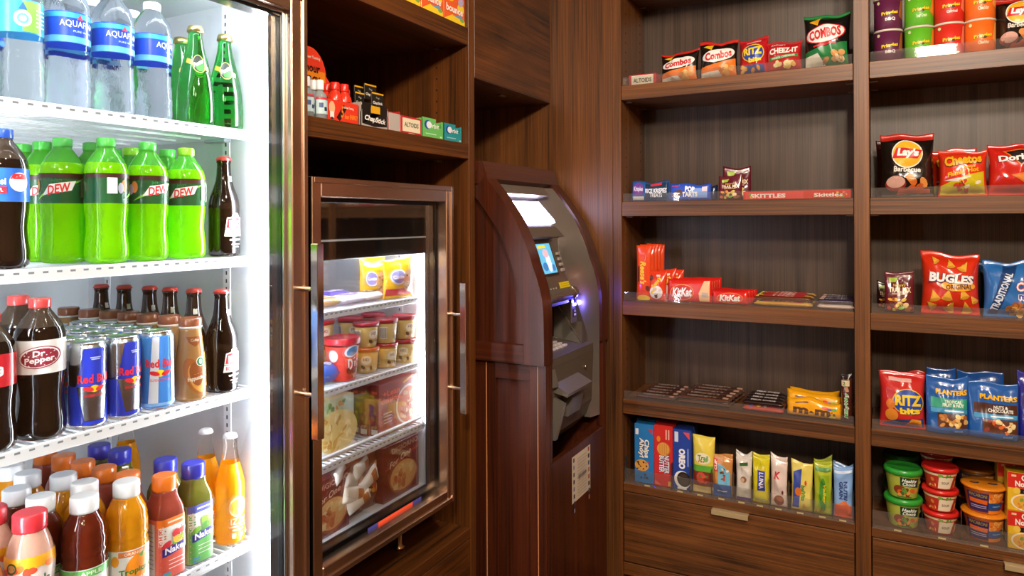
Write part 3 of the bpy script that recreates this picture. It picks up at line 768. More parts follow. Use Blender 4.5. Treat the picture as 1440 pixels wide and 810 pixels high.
def sstep(x): x = max(0., min(1., x)); return x*x*(3-2*x)
class Bag:
    def __init__(s, w, h, d, style='pillow', seed=0, seal=.07, wr=1.0, curl=0.0):
        s.w, s.h, s.d, s.style, s.seed, s.seal, s.wr, s.curl = w, h, d, style, seed*7.3+.37, seal, wr, curl
    def t(s, u, v):
        w, h, d = s.w, s.h, s.d
        if s.style == 'bar':                                   # sealed left and right
            a = abs(2*u/w); k = max(0., min(1., (1-a)/(1-(1-2*s.seal)) if a > 1-2*s.seal else 1)); body = sstep(k*1.0) if a > 1-2*s.seal else 1
            b = abs(2*v/h-1); sv = max(0., 1-b**3)**.5; wr = (1-body*.85)
            n = noise.noise((u*25, v*90, s.seed))*.0035*wr*s.wr*sv+noise.noise((u*45, v*45, s.seed+4))*.0012*s.wr*sv
            return max(.0006, d/2*sv*(.08+.92*body)+n)
        e = s.seal*h; vv = (v-e)/(h-2*e) if s.style == 'pillow' else v/(h-e)
        vc = max(0., min(1., vv)); su = max(0., 1-abs(2*u/w)**2.4)**.55
        if s.style == 'pillow': sv = max(0., 1-abs(2*vc-1)**2.8)**.6
        else: sv = (1-vc)**.75*(.55+.45*sstep(vc/.10)) if vc < 1 else 0
        near = 1-sv if s.style == 'pillow' else .35+.4*vc
        n = (noise.noise((u*70, v*11, s.seed))*.0042*near*min(1., sv*4+.15)+noise.noise((u*28+3, v*26, s.seed))*.0035*min(1., sv*2))*s.wr*su
        n += (max(0., 1-2.6*abs(noise.noise((u*17+v*7, v*15-u*5, s.seed+9))))**2-.25)*.0026*min(1., sv*3)*s.wr*su
        if vv <= 0 or vv >= 1: n += .0005*math.sin(v*2600)*su
        return max(.0005, d/2*su*sv+n)
    def pt(s, u, v, h, sgn=-1):
        w = s.w; k = 1.0
        if s.style == 'pillow':
            vc = max(0., min(1., v/s.h)); k = 1-.07*math.sin(math.pi*vc)**.8
        top = max(0., (v/s.h-.72)/.28); lean = s.curl*top*top*s.h
        dz = (.009*s.wr*noise.noise((u*16, s.seed, 2.0))+.004*s.wr*(2*u/s.w)**2*(1 if noise.noise((s.seed, 3.1, 0)) > 0 else .3))*max(0., (v/s.h-.5)*2)
        return (u*k, sgn*(s.t(u, v)+h)+lean, v+dz)
    def mp(s, u, v, h):                                        # point on the film just as it is meshed
        nu, nv, G = s.grid; x = max(0., min(.9999, u/s.w+.5))*nu; y = max(0., min(.9999, v/s.h))*nv; i, j = int(x), int(y); x -= i; y -= j
        g = lambda a, b: G[b*(nu+1)+a]; p, q, r, t = g(i, j), g(i+1, j), g(i+1, j+1), g(i, j+1)
        o = [(p[k]*(1-x)+q[k]*x)*(1-y)+(t[k]*(1-x)+r[k]*x)*y for k in range(3)]; return (o[0], o[1]-h, o[2])
    def mesh(s, col, nu=20, nv=24):
        m = MB(); f = col if callable(col) else (lambda u, v: col)
        for sg in (-1, 1):
            vs = [s.pt((i/nu-.5)*s.w, j/nv*s.h, 0, sg) for j in range(nv+1) for i in range(nu+1)]; o = len(m.v); m.v += vs
            if sg < 0: s.grid = (nu, nv, vs)
            for j in range(nv):
                for i in range(nu):
                    q = (j*(nu+1)+i, j*(nu+1)+i+1, (j+1)*(nu+1)+i+1, (j+1)*(nu+1)+i); q = q if sg < 0 else q[::-1]
                    m.f.append(tuple(o+k for k in q)); m.mi.append(m.mat(f(((i+.5)/nu-.5)*s.w, (j+.5)/nv*s.h))); m.sm.append(True)
        # rim between the two films
        n = nu+1; L = (nv+1)*n
        ring = [i for i in range(n)]+[j*n+nu for j in range(1, nv+1)]+[nv*n+i for i in range(nu-1, -1, -1)]+[j*n for j in range(nv-1, 0, -1)]
        o0 = len(m.v)-2*L; j0 = m.mi[-1]
        for a, b in zip(ring, ring[1:]+ring[:1]): m.f.append((o0+a, o0+L+a, o0+L+b, o0+b)); m.mi.append(j0); m.sm.append(False)
        return m
def bag(name, label, cat, loc, rz, w, h, d, col, art=None, style='pillow', seed=0, seal=.07, wr=1.7, curl=0.0, tilt=0.0, group=None, part='wrapper', nu=30, nv=36, lift=.0009):
    if style in ('pouch', 'bar'): loc = (loc[0], loc[1], loc[2]+d*.5*math.sin(abs(tilt))+.0004)
    t = thing(name, label, cat, loc, rz, group); t.rotation_euler = (tilt, 0, rz)
    b = Bag(w, h, d, style, seed, seal, wr, curl); b.mesh(col, nu, nv).build(part, t)
    if art:
        p = Print(b.mp, .0045, lift, .0002); art(p, w, h)
        if p.mb.f: p.build(t)
    return t
def carton(name, label, cat, loc, rz, w, h, d, col, art=None, side=None, top=None, tilt=0.0, group=None, flap=True):
    """printed card box: front at y = 0, depth d behind it"""
    t = thing(name, label, cat, loc, rz, group); t.rotation_euler = (tilt, 0, rz)
    m = MB().box((-w/2, 0, 0), (w/2, d, h), col, .0012); m.build('carton', t)
    if art:
        p = Print(planemap(0), .5, .0003, .00008); art(p, w, h)
        if side:
            q = Print(lambda u, v, hh: (-w/2-hh, d/2-u, v), .5, .0003, .00008); side(q, d, h)
            o = len(p.mb.v); 
            for m_, f_ in zip(q.mb.mi, q.mb.f): p.mb.f.append(tuple(k+o for k in f_)); p.mb.mi.append(p.mb.mat(q.mb.ms[m_])); p.mb.sm.append(False)
            p.mb.v += q.mb.v
        if top:
            q = Print(lambda u, v, hh: (u, d/2+v, h+hh), .5, .0003, .00008); top(q, w, d)
            o = len(p.mb.v)
            for m_, f_ in zip(q.mb.mi, q.mb.f): p.mb.f.append(tuple(k+o for k in f_)); p.mb.mi.append(p.mb.mat(q.mb.ms[m_])); p.mb.sm.append(False)
            p.mb.v += q.mb.v
        p.build(t)
    if flap:
        MB().box((-w/2+.002, .002, h-.0002), (w/2-.002, d*.5, h+.0008), col).build('lid_flap', t)
    return t
def fr(px0, px1, ptop, z, Y, pbase=None):
    """centre x, width and height on the back wall of what the photo shows between two columns"""
    pm = (ptop+(pbase or ptop+40))/2; a, b = bw(px0, pm, Y), bw(px1, pm, Y)
    return (a.x+b.x)/2, b.x-a.x, bw((px0+px1)/2, ptop, Y).z-z

# ================================================================== drinks in the cooler
R90 = math.pi/2
def cy_(px, X): return lw(px, HOR, X).y
def cpos(px, X, i): return (X, cy_(px, X), CSH[i]+.0005)
def rot(deg): return math.radians(deg)
AQ = clear('water_in_clear_plastic', '#f4f8ff', 1.20, .0, .07)
WCAP = plastic('#eef0f2')
def aq_art(p, r, h):
    z0, z1 = .48*h, .715*h
    p.rect(0, z0+.006, 6*r, .010, '#5aa7d8'); p.rect(0, z1-.006, 6*r, .008, '#2d8fb0'); p.rect(-r*2.0, (z0+z1)/2, r*.5, .022, '#c9d4e6')
    p.text('AQUAFINA', r*.35, z0+.030, r*1.75, .0115, '#f2f6ff', bold=.0); p.text('PURE WATER', r*.55, z0+.019, r*1.0, .003, '#cfe0f7', bold=0); p.poly([(r*.2, z1-.012), (r*.35, z1-.004), (r*.5, z1-.012)], '#d23a52')
def aq_back(p, r, h):
    z0, z1 = .48*h, .715*h
    p.rect(-r*.35, (z0+z1)/2, r*1.0, z1-z0-.004, '#1f9cc4'); p.rect(r*.45, (z0+z1)/2, r*.75, z1-z0-.004, '#7cc24a'); p.ell(r*.1, (z0+z1)/2-.004, .012, .012, '#f3f8fb'); p.ell(r*.1, (z0+z1)/2-.004, .008, .008, '#58b0cf'); p.ell(r*.1, (z0+z1)/2-.004, .0045, .0045, '#f3f8fb')
    p.poly([(r*.1-.006, z1-.016), (r*.1+.006, z1-.016), (r*.1, z1-.004)], '#1d5a8c')
    for k in range(5): p.rect(r*.9, z0+.012+.006*k, r*.5, .0016, '#e9f3e0')
LBLUE = ink('#1f46b4', .25, .3)
WB = 'clear water bottles on the top cooler shelf'
WX = -1.160
bottle('water_bottle', 'clear water bottle with its green label side showing, at the left edge', 'bottle', cpos(28, WX, 0), rot(66), .0335, .212, WATER, AQ, (.43, .932, WCAP, 1), (.48, .715, ink('#3f9ed0', .25, .3)), art=aq_back, group=WB)
wb = bottle('water_bottle', 'clear water bottle with blue label, second from the left on the top shelf', 'bottle', cpos(96, WX, 0), rot(72), .0335, .212, WATER, AQ, (.43, .932, WCAP, 1), (.48, .715, LBLUE), art=aq_art, group=WB)
dup(wb, cpos(160, WX, 0), rot(70), 'clear water bottle with blue label, third from the left on the top shelf', WB)
dup(wb, cpos(215, WX-.003, 0), rot(98), 'clear water bottle with white cap fully in view, next to the green glass bottles', WB)
for k, (px, X) in enumerate(((70, -1.24), (128, -1.235), (186, -1.24))):
    dup(wb, cpos(px, X, 0), rot(40+50*k), 'clear water bottle in the second row, %s' % ['leftmost one', 'middle one', 'one nearest the green bottles'][k], WB)
# green sparkling water
GG = clear('green_glass', '#3fc35a', 1.33, .0)
GOLD = metal('#d9c37a', .3)
def perr_art(p, r, h):
    v = .60*h
    p.rect(-.004, v-.001, .06, .009, '#b59a35', -.25); p.ell(0, v, .0155, .0175, '#d9c36a', .3); p.ell(0, v, .0145, .0165, '#10241a', .3); p.ell(.003, v-.005, .010, .009, '#3aa53c', .3)
    p.text('Perrier', 0, v+.002, .027, .009, '#f2f2ea', .45, .02, .2)
GB = 'green glass bottles on the top cooler shelf'
gb = bottle('sparkling_water_bottle', 'green glass teardrop bottle with gold cap, nearest and largest of the three', 'bottle', cpos(276, -1.152, 0), rot(66), .034, .190, PERR, GG, (.40, .925, GOLD, 'crown'), art=perr_art, group=GB)
dup(gb, cpos(320, -1.157, 0), rot(56), 'green glass teardrop bottle with gold cap closest to the cooler side wall', GB)
dup(gb, cpos(256, -1.25, 0), rot(100), 'green glass teardrop bottle standing behind the front green bottle', GB)
# lime soda
DEWL = liquid('lime_soda', '#9cf000', .55); DEWN = liquid('lime_headspace', '#5cc23a', .55)
GCAP = plastic('#4fc24a'); YGCAP = plastic('#8fd62a')
def dew_art(p, r, h):
    z0, z1 = .48*h, .713*h; zc = (z0+z1)/2
    p.rect(0, z1-.004, 6.0*r, .008, '#3a1d10'); p.poly([(-r*1.2, z0+.004), (r*1.1, z1-.012), (r*1.5, z1-.004), (-r*.8, z0+.014)], '#79c43a')
    p.poly([(-.024, zc-.012), (.020, zc-.004), (.027, zc+.012), (-.012, zc+.006)], '#f4f4f0')
    p.text('DEW', .002, zc-.001, .036, .015, '#d8242c', .18, .03, .3); p.text('Mtn', -.002, zc+.012, .017, .007, '#1d6b34', .18, .03, .3); p.rect(r*1.75, zc, r*.5, .034, '#eef2ea'); p.rect(r*1.2, zc, r*.3, .03, '#54714e')
    p.rect(-r*1.7, zc+.004, r*.45, .026, '#eef2ea'); p.ell(-r*1.1, zc+.004, .006, .010, '#c07a3a'); p.ell(-r*1.3, zc, .005, .009, '#a8a8b8')
DLAB = ink('#17552c', .25, .3)
DG_ = 'lime green soda bottles on the second cooler shelf'
DR, DH = .0335, .208
dw = bottle('soda_bottle', 'lime green soda bottle with back of label showing, in front of the row', 'bottle', cpos(150, -1.150, 1), rot(170), DR, DH, SODA, DEWL, (.43, .93, GCAP, 1), (.477, .713, DLAB), art=dew_art, fill=(.80, DEWN), group=DG_)
dup(dw, cpos(208, -1.150, 1), rot(82), 'lime green soda bottle with white and red logo facing out, middle of the front row', DG_)
dw2 = bottle('soda_bottle', 'lime green soda bottle with yellow-green cap beside the dark root beer bottle', 'bottle', cpos(262, -1.150, 1), rot(42), DR, DH-.003, SODA, DEWL, (.43, .93, YGCAP, 1), (.477, .713, DLAB), art=dew_art, fill=(.80, DEWN), group=DG_)
dup(dw, cpos(97, -1.216, 1), rot(48), 'lime green soda bottle just behind the left of the front row, logo half hidden', DG_)
dup(dw, cpos(60, -1.290, 1), rot(60), 'lime green soda bottle in the shaded column behind the cola bottle, nearer one', DG_)
dup(dw, cpos(32, -1.362, 1), rot(40), 'lime green soda bottle deepest in the shaded column behind the cola bottle', DG_)
for px, X, d_, w_ in ((126, -1.232, dw, 'between the second and third front bottles'), (181, -1.232, dw2, 'between the two middle front bottles'), (236, -1.228, dw, 'between the logo bottle and the rightmost one'), (160, -1.31, dw, 'deep in the third row, left one'), (215, -1.31, dw2, 'deep in the third row, right one')):
    dup(d_, cpos(px, X, 1), rot(30), 'lime green soda bottle mostly hidden, cap showing '+w_, DG_)
# cola at the left edge
COLA = liquid('cola', '#160a06', .12, .05); COLAN = liquid('cola_headspace', '#5a4a3c', .5)
def pep_art(p, r, h):
    z0, z1 = .48*h, .713*h; zc = (z0+z1)/2
    p.ell(r*.95, zc+.004, .014, .014, '#f1f3f6'); p.poly([(r*.95-.013, zc+.008), (r*.95+.013, zc+.008), (r*.95+.009, zc+.016), (r*.95-.009, zc+.016)], '#d52b35'); p.text('pepsi', r*.1, zc+.003, .024, .012, '#f1f3f6', .0, .03); p.rect(r*.2, zc-.008, .018, .010, '#d52b35'); p.text('NFL', r*.2, zc-.008, .010, .005, '#f1f3f6')
bottle('cola_bottle', 'dark cola bottle with bright blue label cut off by the left edge', 'bottle', cpos(2, -1.146, 1), rot(48), .035, .206, SODA, COLA, (.43, .93, plastic('#2a58c0'), 1), (.477, .713, ink('#2f6fd0', .25, .3)), art=pep_art, fill=(.78, COLAN))
# root beer
RB = liquid('root_beer_glass', '#170a05', .18, .02); RBN = liquid('amber_glass', '#2c1208', .3, .02)
RCAP = plastic('#b8322e')
def ibc_art(p, r, h):
    z = .27*h
    p.rect(0, .74*h+.006, .014, .010, '#e9e6df'); p.text('IBC', 0, .745*h, .010, .006, '#2a130a') if False else None
    p.ell(0, z+.026, .008, .006, '#c9c5bb'); p.poly([(-.021, z), (-.018, z+.022), (0, z+.026), (.018, z+.022), (.021, z)], '#f0ece4')
    p.poly([(-.019, z+.002), (-.016, z+.020), (0, z+.0235), (.016, z+.020), (.019, z+.002)], '#c3222b'); p.text('IBC', 0, z+.011, .028, .013, '#f0ece4', 0, .04)
    p.poly([(-.023, z-.014), (.023, z-.014), (.021, z-.001), (-.021, z-.001)], '#f0ece4'); p.text('ROOT BEER', 0, z-.007, .036, .008, '#a81d26', 0, .03); p.rect(0, z-.021, .026, .003, '#f0ece4'); p.rect(0, z-.030, .020, .002, '#d0ccc4'); p.rect(0, z-.035, .014, .002, '#d0ccc4')
    p.text('IBC', 0, .78*h, .014, .009, '#e9e6df', 0, .03)
RG = 'dark brown root beer bottles in the cooler'
ib = bottle('root_beer_bottle', 'dark root beer bottle with red crown cap beside the lime soda on the second shelf', 'bottle', cpos(315, -1.160, 1), rot(96), .0292, .197, IBC, RB, (.47, .955, RCAP, 'crown'), art=ibc_art, group=RG)
dup(ib, cpos(311, -1.142, 2), rot(100), 'dark root beer bottle standing in front on the shelf with the energy cans', RG)
nm_ = ['second', 'third', 'fourth', 'fifth', 'sixth']
for k, px in enumerate((272, 238, 210, 171, 134)):
    dup(ib, cpos(px, -1.142-.066*(k+1), 2), rot(62+9*k), 'dark root beer bottle with red cap, %s from the front in the back column' % nm_[k], RG)
# diet cola with white label
def dp_art(p, r, h):
    z0, z1 = .477*h, .713*h; zc = (z0+z1)/2
    p.ell(0, zc, .030, .0165, '#8a1f33', .12); p.ell(-.001, zc, .0285, .015, '#f3efec', .12); p.ell(0, zc-.0005, .026, .0135, '#8a1f33', .12); p.text('Dr\nPepper', -.001, zc, .040, .0205, '#f6f2ee', .1, .03, .1); p.rect(r*1.6, zc, r*.5, .030, '#d9d5d2')
dp = bottle('cola_bottle', 'dark cola bottle with white label and maroon oval logo, front of the third shelf', 'bottle', cpos(55, -1.147, 2), rot(62), .0345, .213, SODA, COLA, (.43, .93, plastic('#d94a4a'), 1), (.477, .713, ink('#e3dfdc', .25, .3)), art=dp_art, fill=(.80, COLAN))
dup(dp, cpos(28, -1.210, 2), rot(30), 'dark cola bottle with pink-red cap behind the one with the maroon oval logo')
def ck_art(p, r, h): zc = .595*h; p.text('Coke', 0, zc, .04, .02, '#f3efec', .15, .03, .3)
bottle('cola_bottle', 'dark cola bottle with red label cut off at the left edge of the third shelf', 'bottle', cpos(-12, -1.134, 2), rot(60), .0335, .198, SODA, COLA, (.43, .93, plastic('#c62a30'), 1), (.477, .713, ink('#c3202c', .25, .3)), art=ck_art, fill=(.80, COLAN))
# energy cans
RBS = metal('#c9ced6', .22); RBLB = ink('#3f86d8', .18, .5)
def rb_emblem(p, v, sc=1.0):
    p.ell(0, v, .0065*sc, .0055*sc, '#f2c21c'); p.ell(-.0085*sc, v, .0075*sc, .0035*sc, '#d8202c', -.3); p.ell(.0085*sc, v, .0075*sc, .0035*sc, '#d8202c', .3)
def rb_art(p, r, h):
    B = ink('#2438b4', .2, .5); n = math.pi*r
    p.poly([(-r*.95, h*.50), (r*1.05, h*.50), (r*.62, h*.935), (-r*.55, h*.935)], B); p.poly([(r*1.05, h*.50), (n, h*.50), (n, h*.07), (r*.55, h*.07)], B); p.poly([(-r*.95, h*.50), (-n, h*.50), (-n, h*.07), (-r*.50, h*.07)], B)
    p.rect(0, h*.075, 2*r*1.5, .006, B)
    p.text('Red Bull', 0, h*.585, r*1.75, .0135, '#dc2230', 0, .03); rb_emblem(p, h*.47); p.text('ENERGY DRINK', 0, h*.39, r*1.1, .0045, '#dc2230', 0, .0); p.rect(r*.05, h*.83, r*.55, .0016, '#b9c4ee'); p.rect(r*.05, h*.81, r*.45, .0016, '#b9c4ee')
def rbb_art(p, r, h):
    S = ink('#dfe7f2', .2, .5); n = math.pi*r
    p.poly([(-r*.75, h*.07), (-r*.15, h*.07), (-r*.05, h*.935), (-r*.45, h*.935)], S); p.poly([(r*.75, h*.07), (r*1.25, h*.07), (r*.95, h*.935), (r*.65, h*.935)], S)
    p.rect(0, h*.078, 6*r, .005, '#7fb4ea'); p.text('Red Bull', 0, h*.60, r*1.8, .0145, '#dc2230', 0, .03); rb_emblem(p, h*.475, 1.1); p.text('SUGARFREE', 0, h*.39, r*1.2, .0045, '#dc2230', 0, 0)
CR, CHH = .0272, .137
EG = 'slim energy drink cans on the third cooler shelf'
c1 = can('energy_drink_can', 'slim blue and silver energy can next to the white-label cola, leftmost', cpos(122, -1.138, 2), rot(80), CR, CHH, RBS, rb_art, EG)
dup(c1, cpos(171, -1.140, 2), rot(97), 'slim blue and silver energy can between the leftmost can and the light blue one', EG)
c2 = can('energy_drink_can', 'slim light blue energy can with white stripes beside the coffee bottle', cpos(220, -1.140, 2), rot(66), CR, CHH, RBLB, rbb_art, EG)
for j, X in enumerate((-1.198, -1.256, -1.314, -1.372)):
    for k, px in enumerate((122, 171, 220)):
        y0 = cy_(px, -1.139)+.004*(j+1)
        dup(c2 if (k == 2 or (j+k) % 3 == 0) else c1, (X, y0, CSH[2]+.0005), rot(30+37*k+20*j), 'slim energy can behind the front three, %s row back, %s column' % (['second', 'third', 'fourth', 'fifth'][j], ['left', 'middle', 'right'][k]), EG)
# bottled coffee
COF = liquid('milky_coffee', '#b98a55', .25, .05); CFC = plastic('#8a4a2c')
def cf_art(p, r, h):
    z = .30*h
    p.poly([(-r*.75, .97*h*.80), (r*.75, .97*h*.80), (r*.45, .70*h), (0, .655*h), (-r*.45, .70*h)], '#8d4a1e'); p.text('Coffee', 0, .735*h, r*.7, .005, '#e9d5b4', 0, 0)
    p.ell(-r*.1, z, r*.62, .036, '#a85f22', .4); p.ell(.002, z-.004, r*.5, .028, '#d79a4c', .4); p.ell(0, z+.004, r*.42, .022, '#8d4a1e', .2)
    p.text('frappuccino', 0, z-.004, r*1.1, .010, '#f4ead8', .12, .02, .2); p.ell(r*.30, z+.026, .0085, .0085, '#f1efe6'); p.ell(r*.30, z+.026, .0072, .0072, '#1f7a4a'); p.ell(r*.30, z+.026, .0030, .0045, '#f1efe6')
CG = 'glass coffee bottles on the third cooler shelf'
cf = bottle('coffee_bottle', 'tan bottled coffee drink with brown cap between the cans and root beer', 'bottle', cpos(267, -1.141, 2), rot(74), .0272, .151, FRAP, COF, (.735, .89, CFC, 0), art=cf_art, group=CG)
MB().lathe([(.0192, .1315), (.0203, .133), (.0203, .1350), (.0197, .136)], ink('#efe9df', .4), 24).build('seal_ring', cf)
for k, px in enumerate((232, 201, 171, 143, 117, 93)):
    dup(cf, (-1.141-.060*(k+1), cy_(267, -1.141)-.001*k, CSH[2]+.0005), rot(20*k), 'tan bottled coffee drink, %s in the column behind the front coffee bottle' % (['first', 'second', 'third', 'fourth', 'fifth', 'sixth'][k]), CG)
# ---- bottom shelf: juices and smoothies
OJ = liquid('orange_juice', '#e89a14', .35, .05); AJ = liquid('apple_juice', '#6e2410', .35, .04); OJD = liquid('pale_juice', '#b9902c', .4, .05)
def fruit(p, u, v, s, cols, seed): p.blobs(u, v, s*1.6, s, 9, s*.33, cols, seed, .9)
def apj_art(p, r, h):
    z1 = .44*h
    p.rect(0, z1-.007, 6*r, .012, '#66b85a'); p.text('APPLE', r*.2, z1-.007, r*.9, .006, '#e9f3d8', 0, .02); p.ell(-r*.1, z1-.030, .011, .012, '#c8352a'); p.ell(r*.35, z1-.030, .014, .012, '#e0552c'); p.ell(r*.3, z1-.027, .008, .006, '#f0b03c'); p.rect(r*.32, z1-.020, .0016, .010, '#5a2c14', .2)
    p.text('Tropicana', 0, z1-.050, r*1.7, .013, '#2f8a3c', 0, .03)
def trop_art(p, r, h):
    z1 = .44*h
    p.rect(-r*1.75, z1/2, r*1.1, z1-.004, '#5f8fae'); p.rect(-r*1.9, z1*.30, r*.6, z1*.35, '#3f8a3c'); p.rect(r*.1, z1-.006, r*1.4, .009, '#e8823a'); p.text('ORANGE', r*.1, z1-.006, r*.9, .005, '#f6e9d2', 0, .02); p.ell(r*.35, z1-.036, .022, .028, '#ee8d1c'); p.ell(-r*.75, z1-.016, .006, .009, '#f0a01e')
    p.text('Tropicana', r*.30, z1-.036, r*1.75, .0125, '#2a7d3c', .05, .03); p.text('100% JUICE', r*.4, z1-.050, r*.9, .006, '#f8f0e4', 0, .02); p.poly([(r*.3, z1-.012), (r*.55, z1-.006), (r*.5, z1-.016)], '#5aa53c')
WL_ = ink('#eef0ec', .3, .2)
AX = -1.144
JG = 'juice bottles with white caps on the lowest cooler shelf'
ap = bottle('juice_bottle', 'reddish brown apple juice bottle with white cap, in front of the lowest shelf', 'bottle', cpos(115, AX, 3), rot(64), .0335, .191, JUICE, AJ, (.62, .87, WCAP, 1), (.02, .44, WL_), art=apj_art, group=JG)
tr_ = bottle('juice_bottle', 'orange juice bottle with white cap between the apple juice and the pink smoothie', 'bottle', cpos(174, AX, 3), rot(70), .0335, .191, JUICE, OJ, (.62, .87, WCAP, 1), (.02, .44, WL_), art=trop_art, group=JG)
for lb, px, X, d_ in (('brown apple juice bottle with white cap, second in its column', 76, -1.184, ap), ('brown apple juice bottle with white cap, third in its column behind the red-capped bottle', 40, -1.252, ap), ('orange juice bottle with white cap, second in its column', 120, -1.188, tr_), ('orange juice bottle with white cap, third in its column', 82, -1.256, tr_), ('orange juice bottle with white cap at the left edge, farthest back of its column', 16, -1.40, tr_), ('orange juice bottle with white cap, fourth in its column', 46, -1.326, tr_)):
    dup(d_, cpos(px, X, 3), rot(70), lb, JG)
def fl_art(p, r, h):
    p.rect(0, .66*h, 6*r, .016, '#e9a41e'); p.blobs(0, .605*h, 4.2*r, .008, 16, .006, ['#d8482a', '#e87a2a'], 4); p.ell(-r*.75, .63*h, .008, .008, '#2f5a2c'); p.ell(-r*.75, .63*h, .0055, .0055, '#c98a5a')
    p.text("Florida's", -r*.02, .505*h, r*1.75, .0165, '#1f6b34', .06, .03); p.text('Natural', 0, .395*h, r*1.7, .0165, '#1f6b34', .06, .03); p.blobs(0, .14*h, 3.5*r, .03, 14, .010, ['#e8a08a', '#f0c0a0'], 9)
FLM = liquid('grapefruit_sleeve', '#e9b39c', .25, .1)
PINK = ink('#ecdcd4', .25, .3)
fl = bottle('juice_bottle', 'juice bottle with red cap and white sleeve with green script', 'bottle', cpos(40, AX, 3), rot(62), .0325, .194, FLOR, FLM, (.70, .865, plastic('#d8303a'), 1), (.02, .70, PINK), art=fl_art)
dup(fl, cpos(4, -1.212, 3), rot(50), 'juice bottle with red cap, behind the front red-capped one at the left edge')
bottle('juice_bottle', 'peach coloured juice bottle only partly in view at the lower left corner', 'bottle', cpos(-34, -1.146, 3), rot(60), .0325, .170, FLOR, liquid('peach_juice', '#d88a5a', .3), (.70, .835, WCAP, 1), (.02, .45, WL_), art=lambda p, r, h: p.blobs(0, .2*h, 2*r, .03, 6, .01, ['#e8823a', '#66b85a'], 3))
def nk_art(base, top, fc, word='Naked'):
    def f(p, r, h):
        z1 = .60*h
        p.rect(0, .27*h, r*1.72, .50*h, base); p.rect(0, .44*h, r*1.72, .20*h, '#eef0ea'); p.rect(0, z1-.006, r*1.9, .014, top); p.rect(r*.1, z1-.006, r*1.0, .003, '#f4e4c8'); p.rect(-r*1.9, .3*h, r*1.6, .52*h, '#e9d9cf'); 
        for k in range(9): p.rect(-r*1.7, .12*h+.008*k, r*1.0, .0014, '#9a8a84')
        fruit(p, 0, .41*h, .020, fc, 5); p.poly([(-r*.68, .235*h), (r*.95, .275*h), (r*.95, .355*h), (-r*.68, .315*h)], '#322a8c'); p.text(word, r*.15, .296*h, r*1.45, .0115, '#f6f4fb', .07, .03, .1)
        for k in range(3): p.rect(r*.15, .19*h-.007*k, r*1.0, .0014, '#f6e4dc')
        p.rect(-r*.45, .055*h, .011, .010, '#4a9ac9'); p.rect(-r*.45, .05*h, .011, .004, '#66b85a')
    return f
SMR = liquid('pink_smoothie', '#a84a3a', .3, .06); SMG = liquid('green_smoothie', '#76752c', .3, .06)
OCAP = plastic('#ec7a22'); BCAP = plastic('#2a35b8')
SG_ = 'square smoothie bottles on the lowest cooler shelf'
nr = bottle('smoothie_bottle', 'square pink smoothie bottle with orange cap, in front of the lowest shelf', 'bottle', cpos(229, AX, 3), rot(88), .0268, .178, NAKD, SMR, (.76, .85, OCAP, 1), (.02, .60, ink('#e4705a', .3, .2)), 5, nk_art('#dd5a48', '#ee7a24', ['#d8303a', '#e85a4a', '#f0c03c', '#7cb83a', '#f0e0c0']), group=SG_, n=40)
ng = bottle('smoothie_bottle', 'square green smoothie bottle with blue cap next to the tall orange soda', 'bottle', cpos(270, AX-.002, 3), rot(88), .0268, .181, NAKD, SMG, (.76, .85, BCAP, 1), (.02, .60, ink('#a9c98a', .3, .2)), 5, nk_art('#66b85a', '#5a62b4', ['#9ccf4a', '#7cb83a', '#c9e08a', '#5a9a3a']), group=SG_, n=40)
oc = ['second', 'third', 'fourth', 'fifth', 'sixth']
for k, px in enumerate((178, 145, 115, 88, 62)):
    dup(nr, cpos(px, AX-.068*(k+1), 3), rot(88), 'pink smoothie bottle with orange cap, %s in its column' % oc[k], SG_)
for k, px in enumerate((231, 0, 167, 138)):
    if px: dup(ng, cpos(px, AX-.066*(k+1), 3), rot(88), 'green smoothie bottle with blue cap, %s in its column' % ['second', '', 'middle', 'farthest'][k], SG_)
IZ = liquid('orange_soda_glass', '#f8ac10', .45, .02); IZN = clear('clear_glass', '#fdfaf4', 1.15, .0)
def iz_art(p, r, h):
    p.ell(0, .345*h, .0175, .0195, '#f6ead0'); p.ell(-.001, .343*h, .0135, .0155, '#f0b03c'); p.blobs(-.001, .343*h, .016, .016, 6, .0025, ['#f6d28a', '#e8962c'], 2)
    p.text('IZZE', .001, .215*h, .030, .012, '#fbf3e2', 0, .02); p.rect(0, .165*h, .034, .003, '#fbf3e2'); p.rect(0, .135*h, .022, .003, '#fbf3e2'); p.rect(-.008, .085*h, .007, .010, '#fbf3e2'); p.rect(.006, .085*h, .009, .007, '#fbf3e2'); p.rect(.02, .09*h, .006, .006, '#fbf3e2')
iz = bottle('orange_soda_bottle', 'tall clear glass bottle of bright orange soda, front right of the lowest shelf', 'bottle', cpos(322, AX-.004, 3), rot(80), .0275, .212, IZZE, IZ, (.46, .955, WCAP, 'crown'), art=iz_art, fill=(.73, IZN), group='orange soda bottles on the lowest cooler shelf')
dup(iz, cpos(288, AX-.072, 3), rot(50), 'clear glass bottle of orange soda behind the tall front one', 'orange soda bottles on the lowest cooler shelf')
dup(iz, cpos(176, -1.45, 3), rot(50), 'clear glass bottle of orange soda standing alone in the shade at the back', 'orange soda bottles on the lowest cooler shelf')

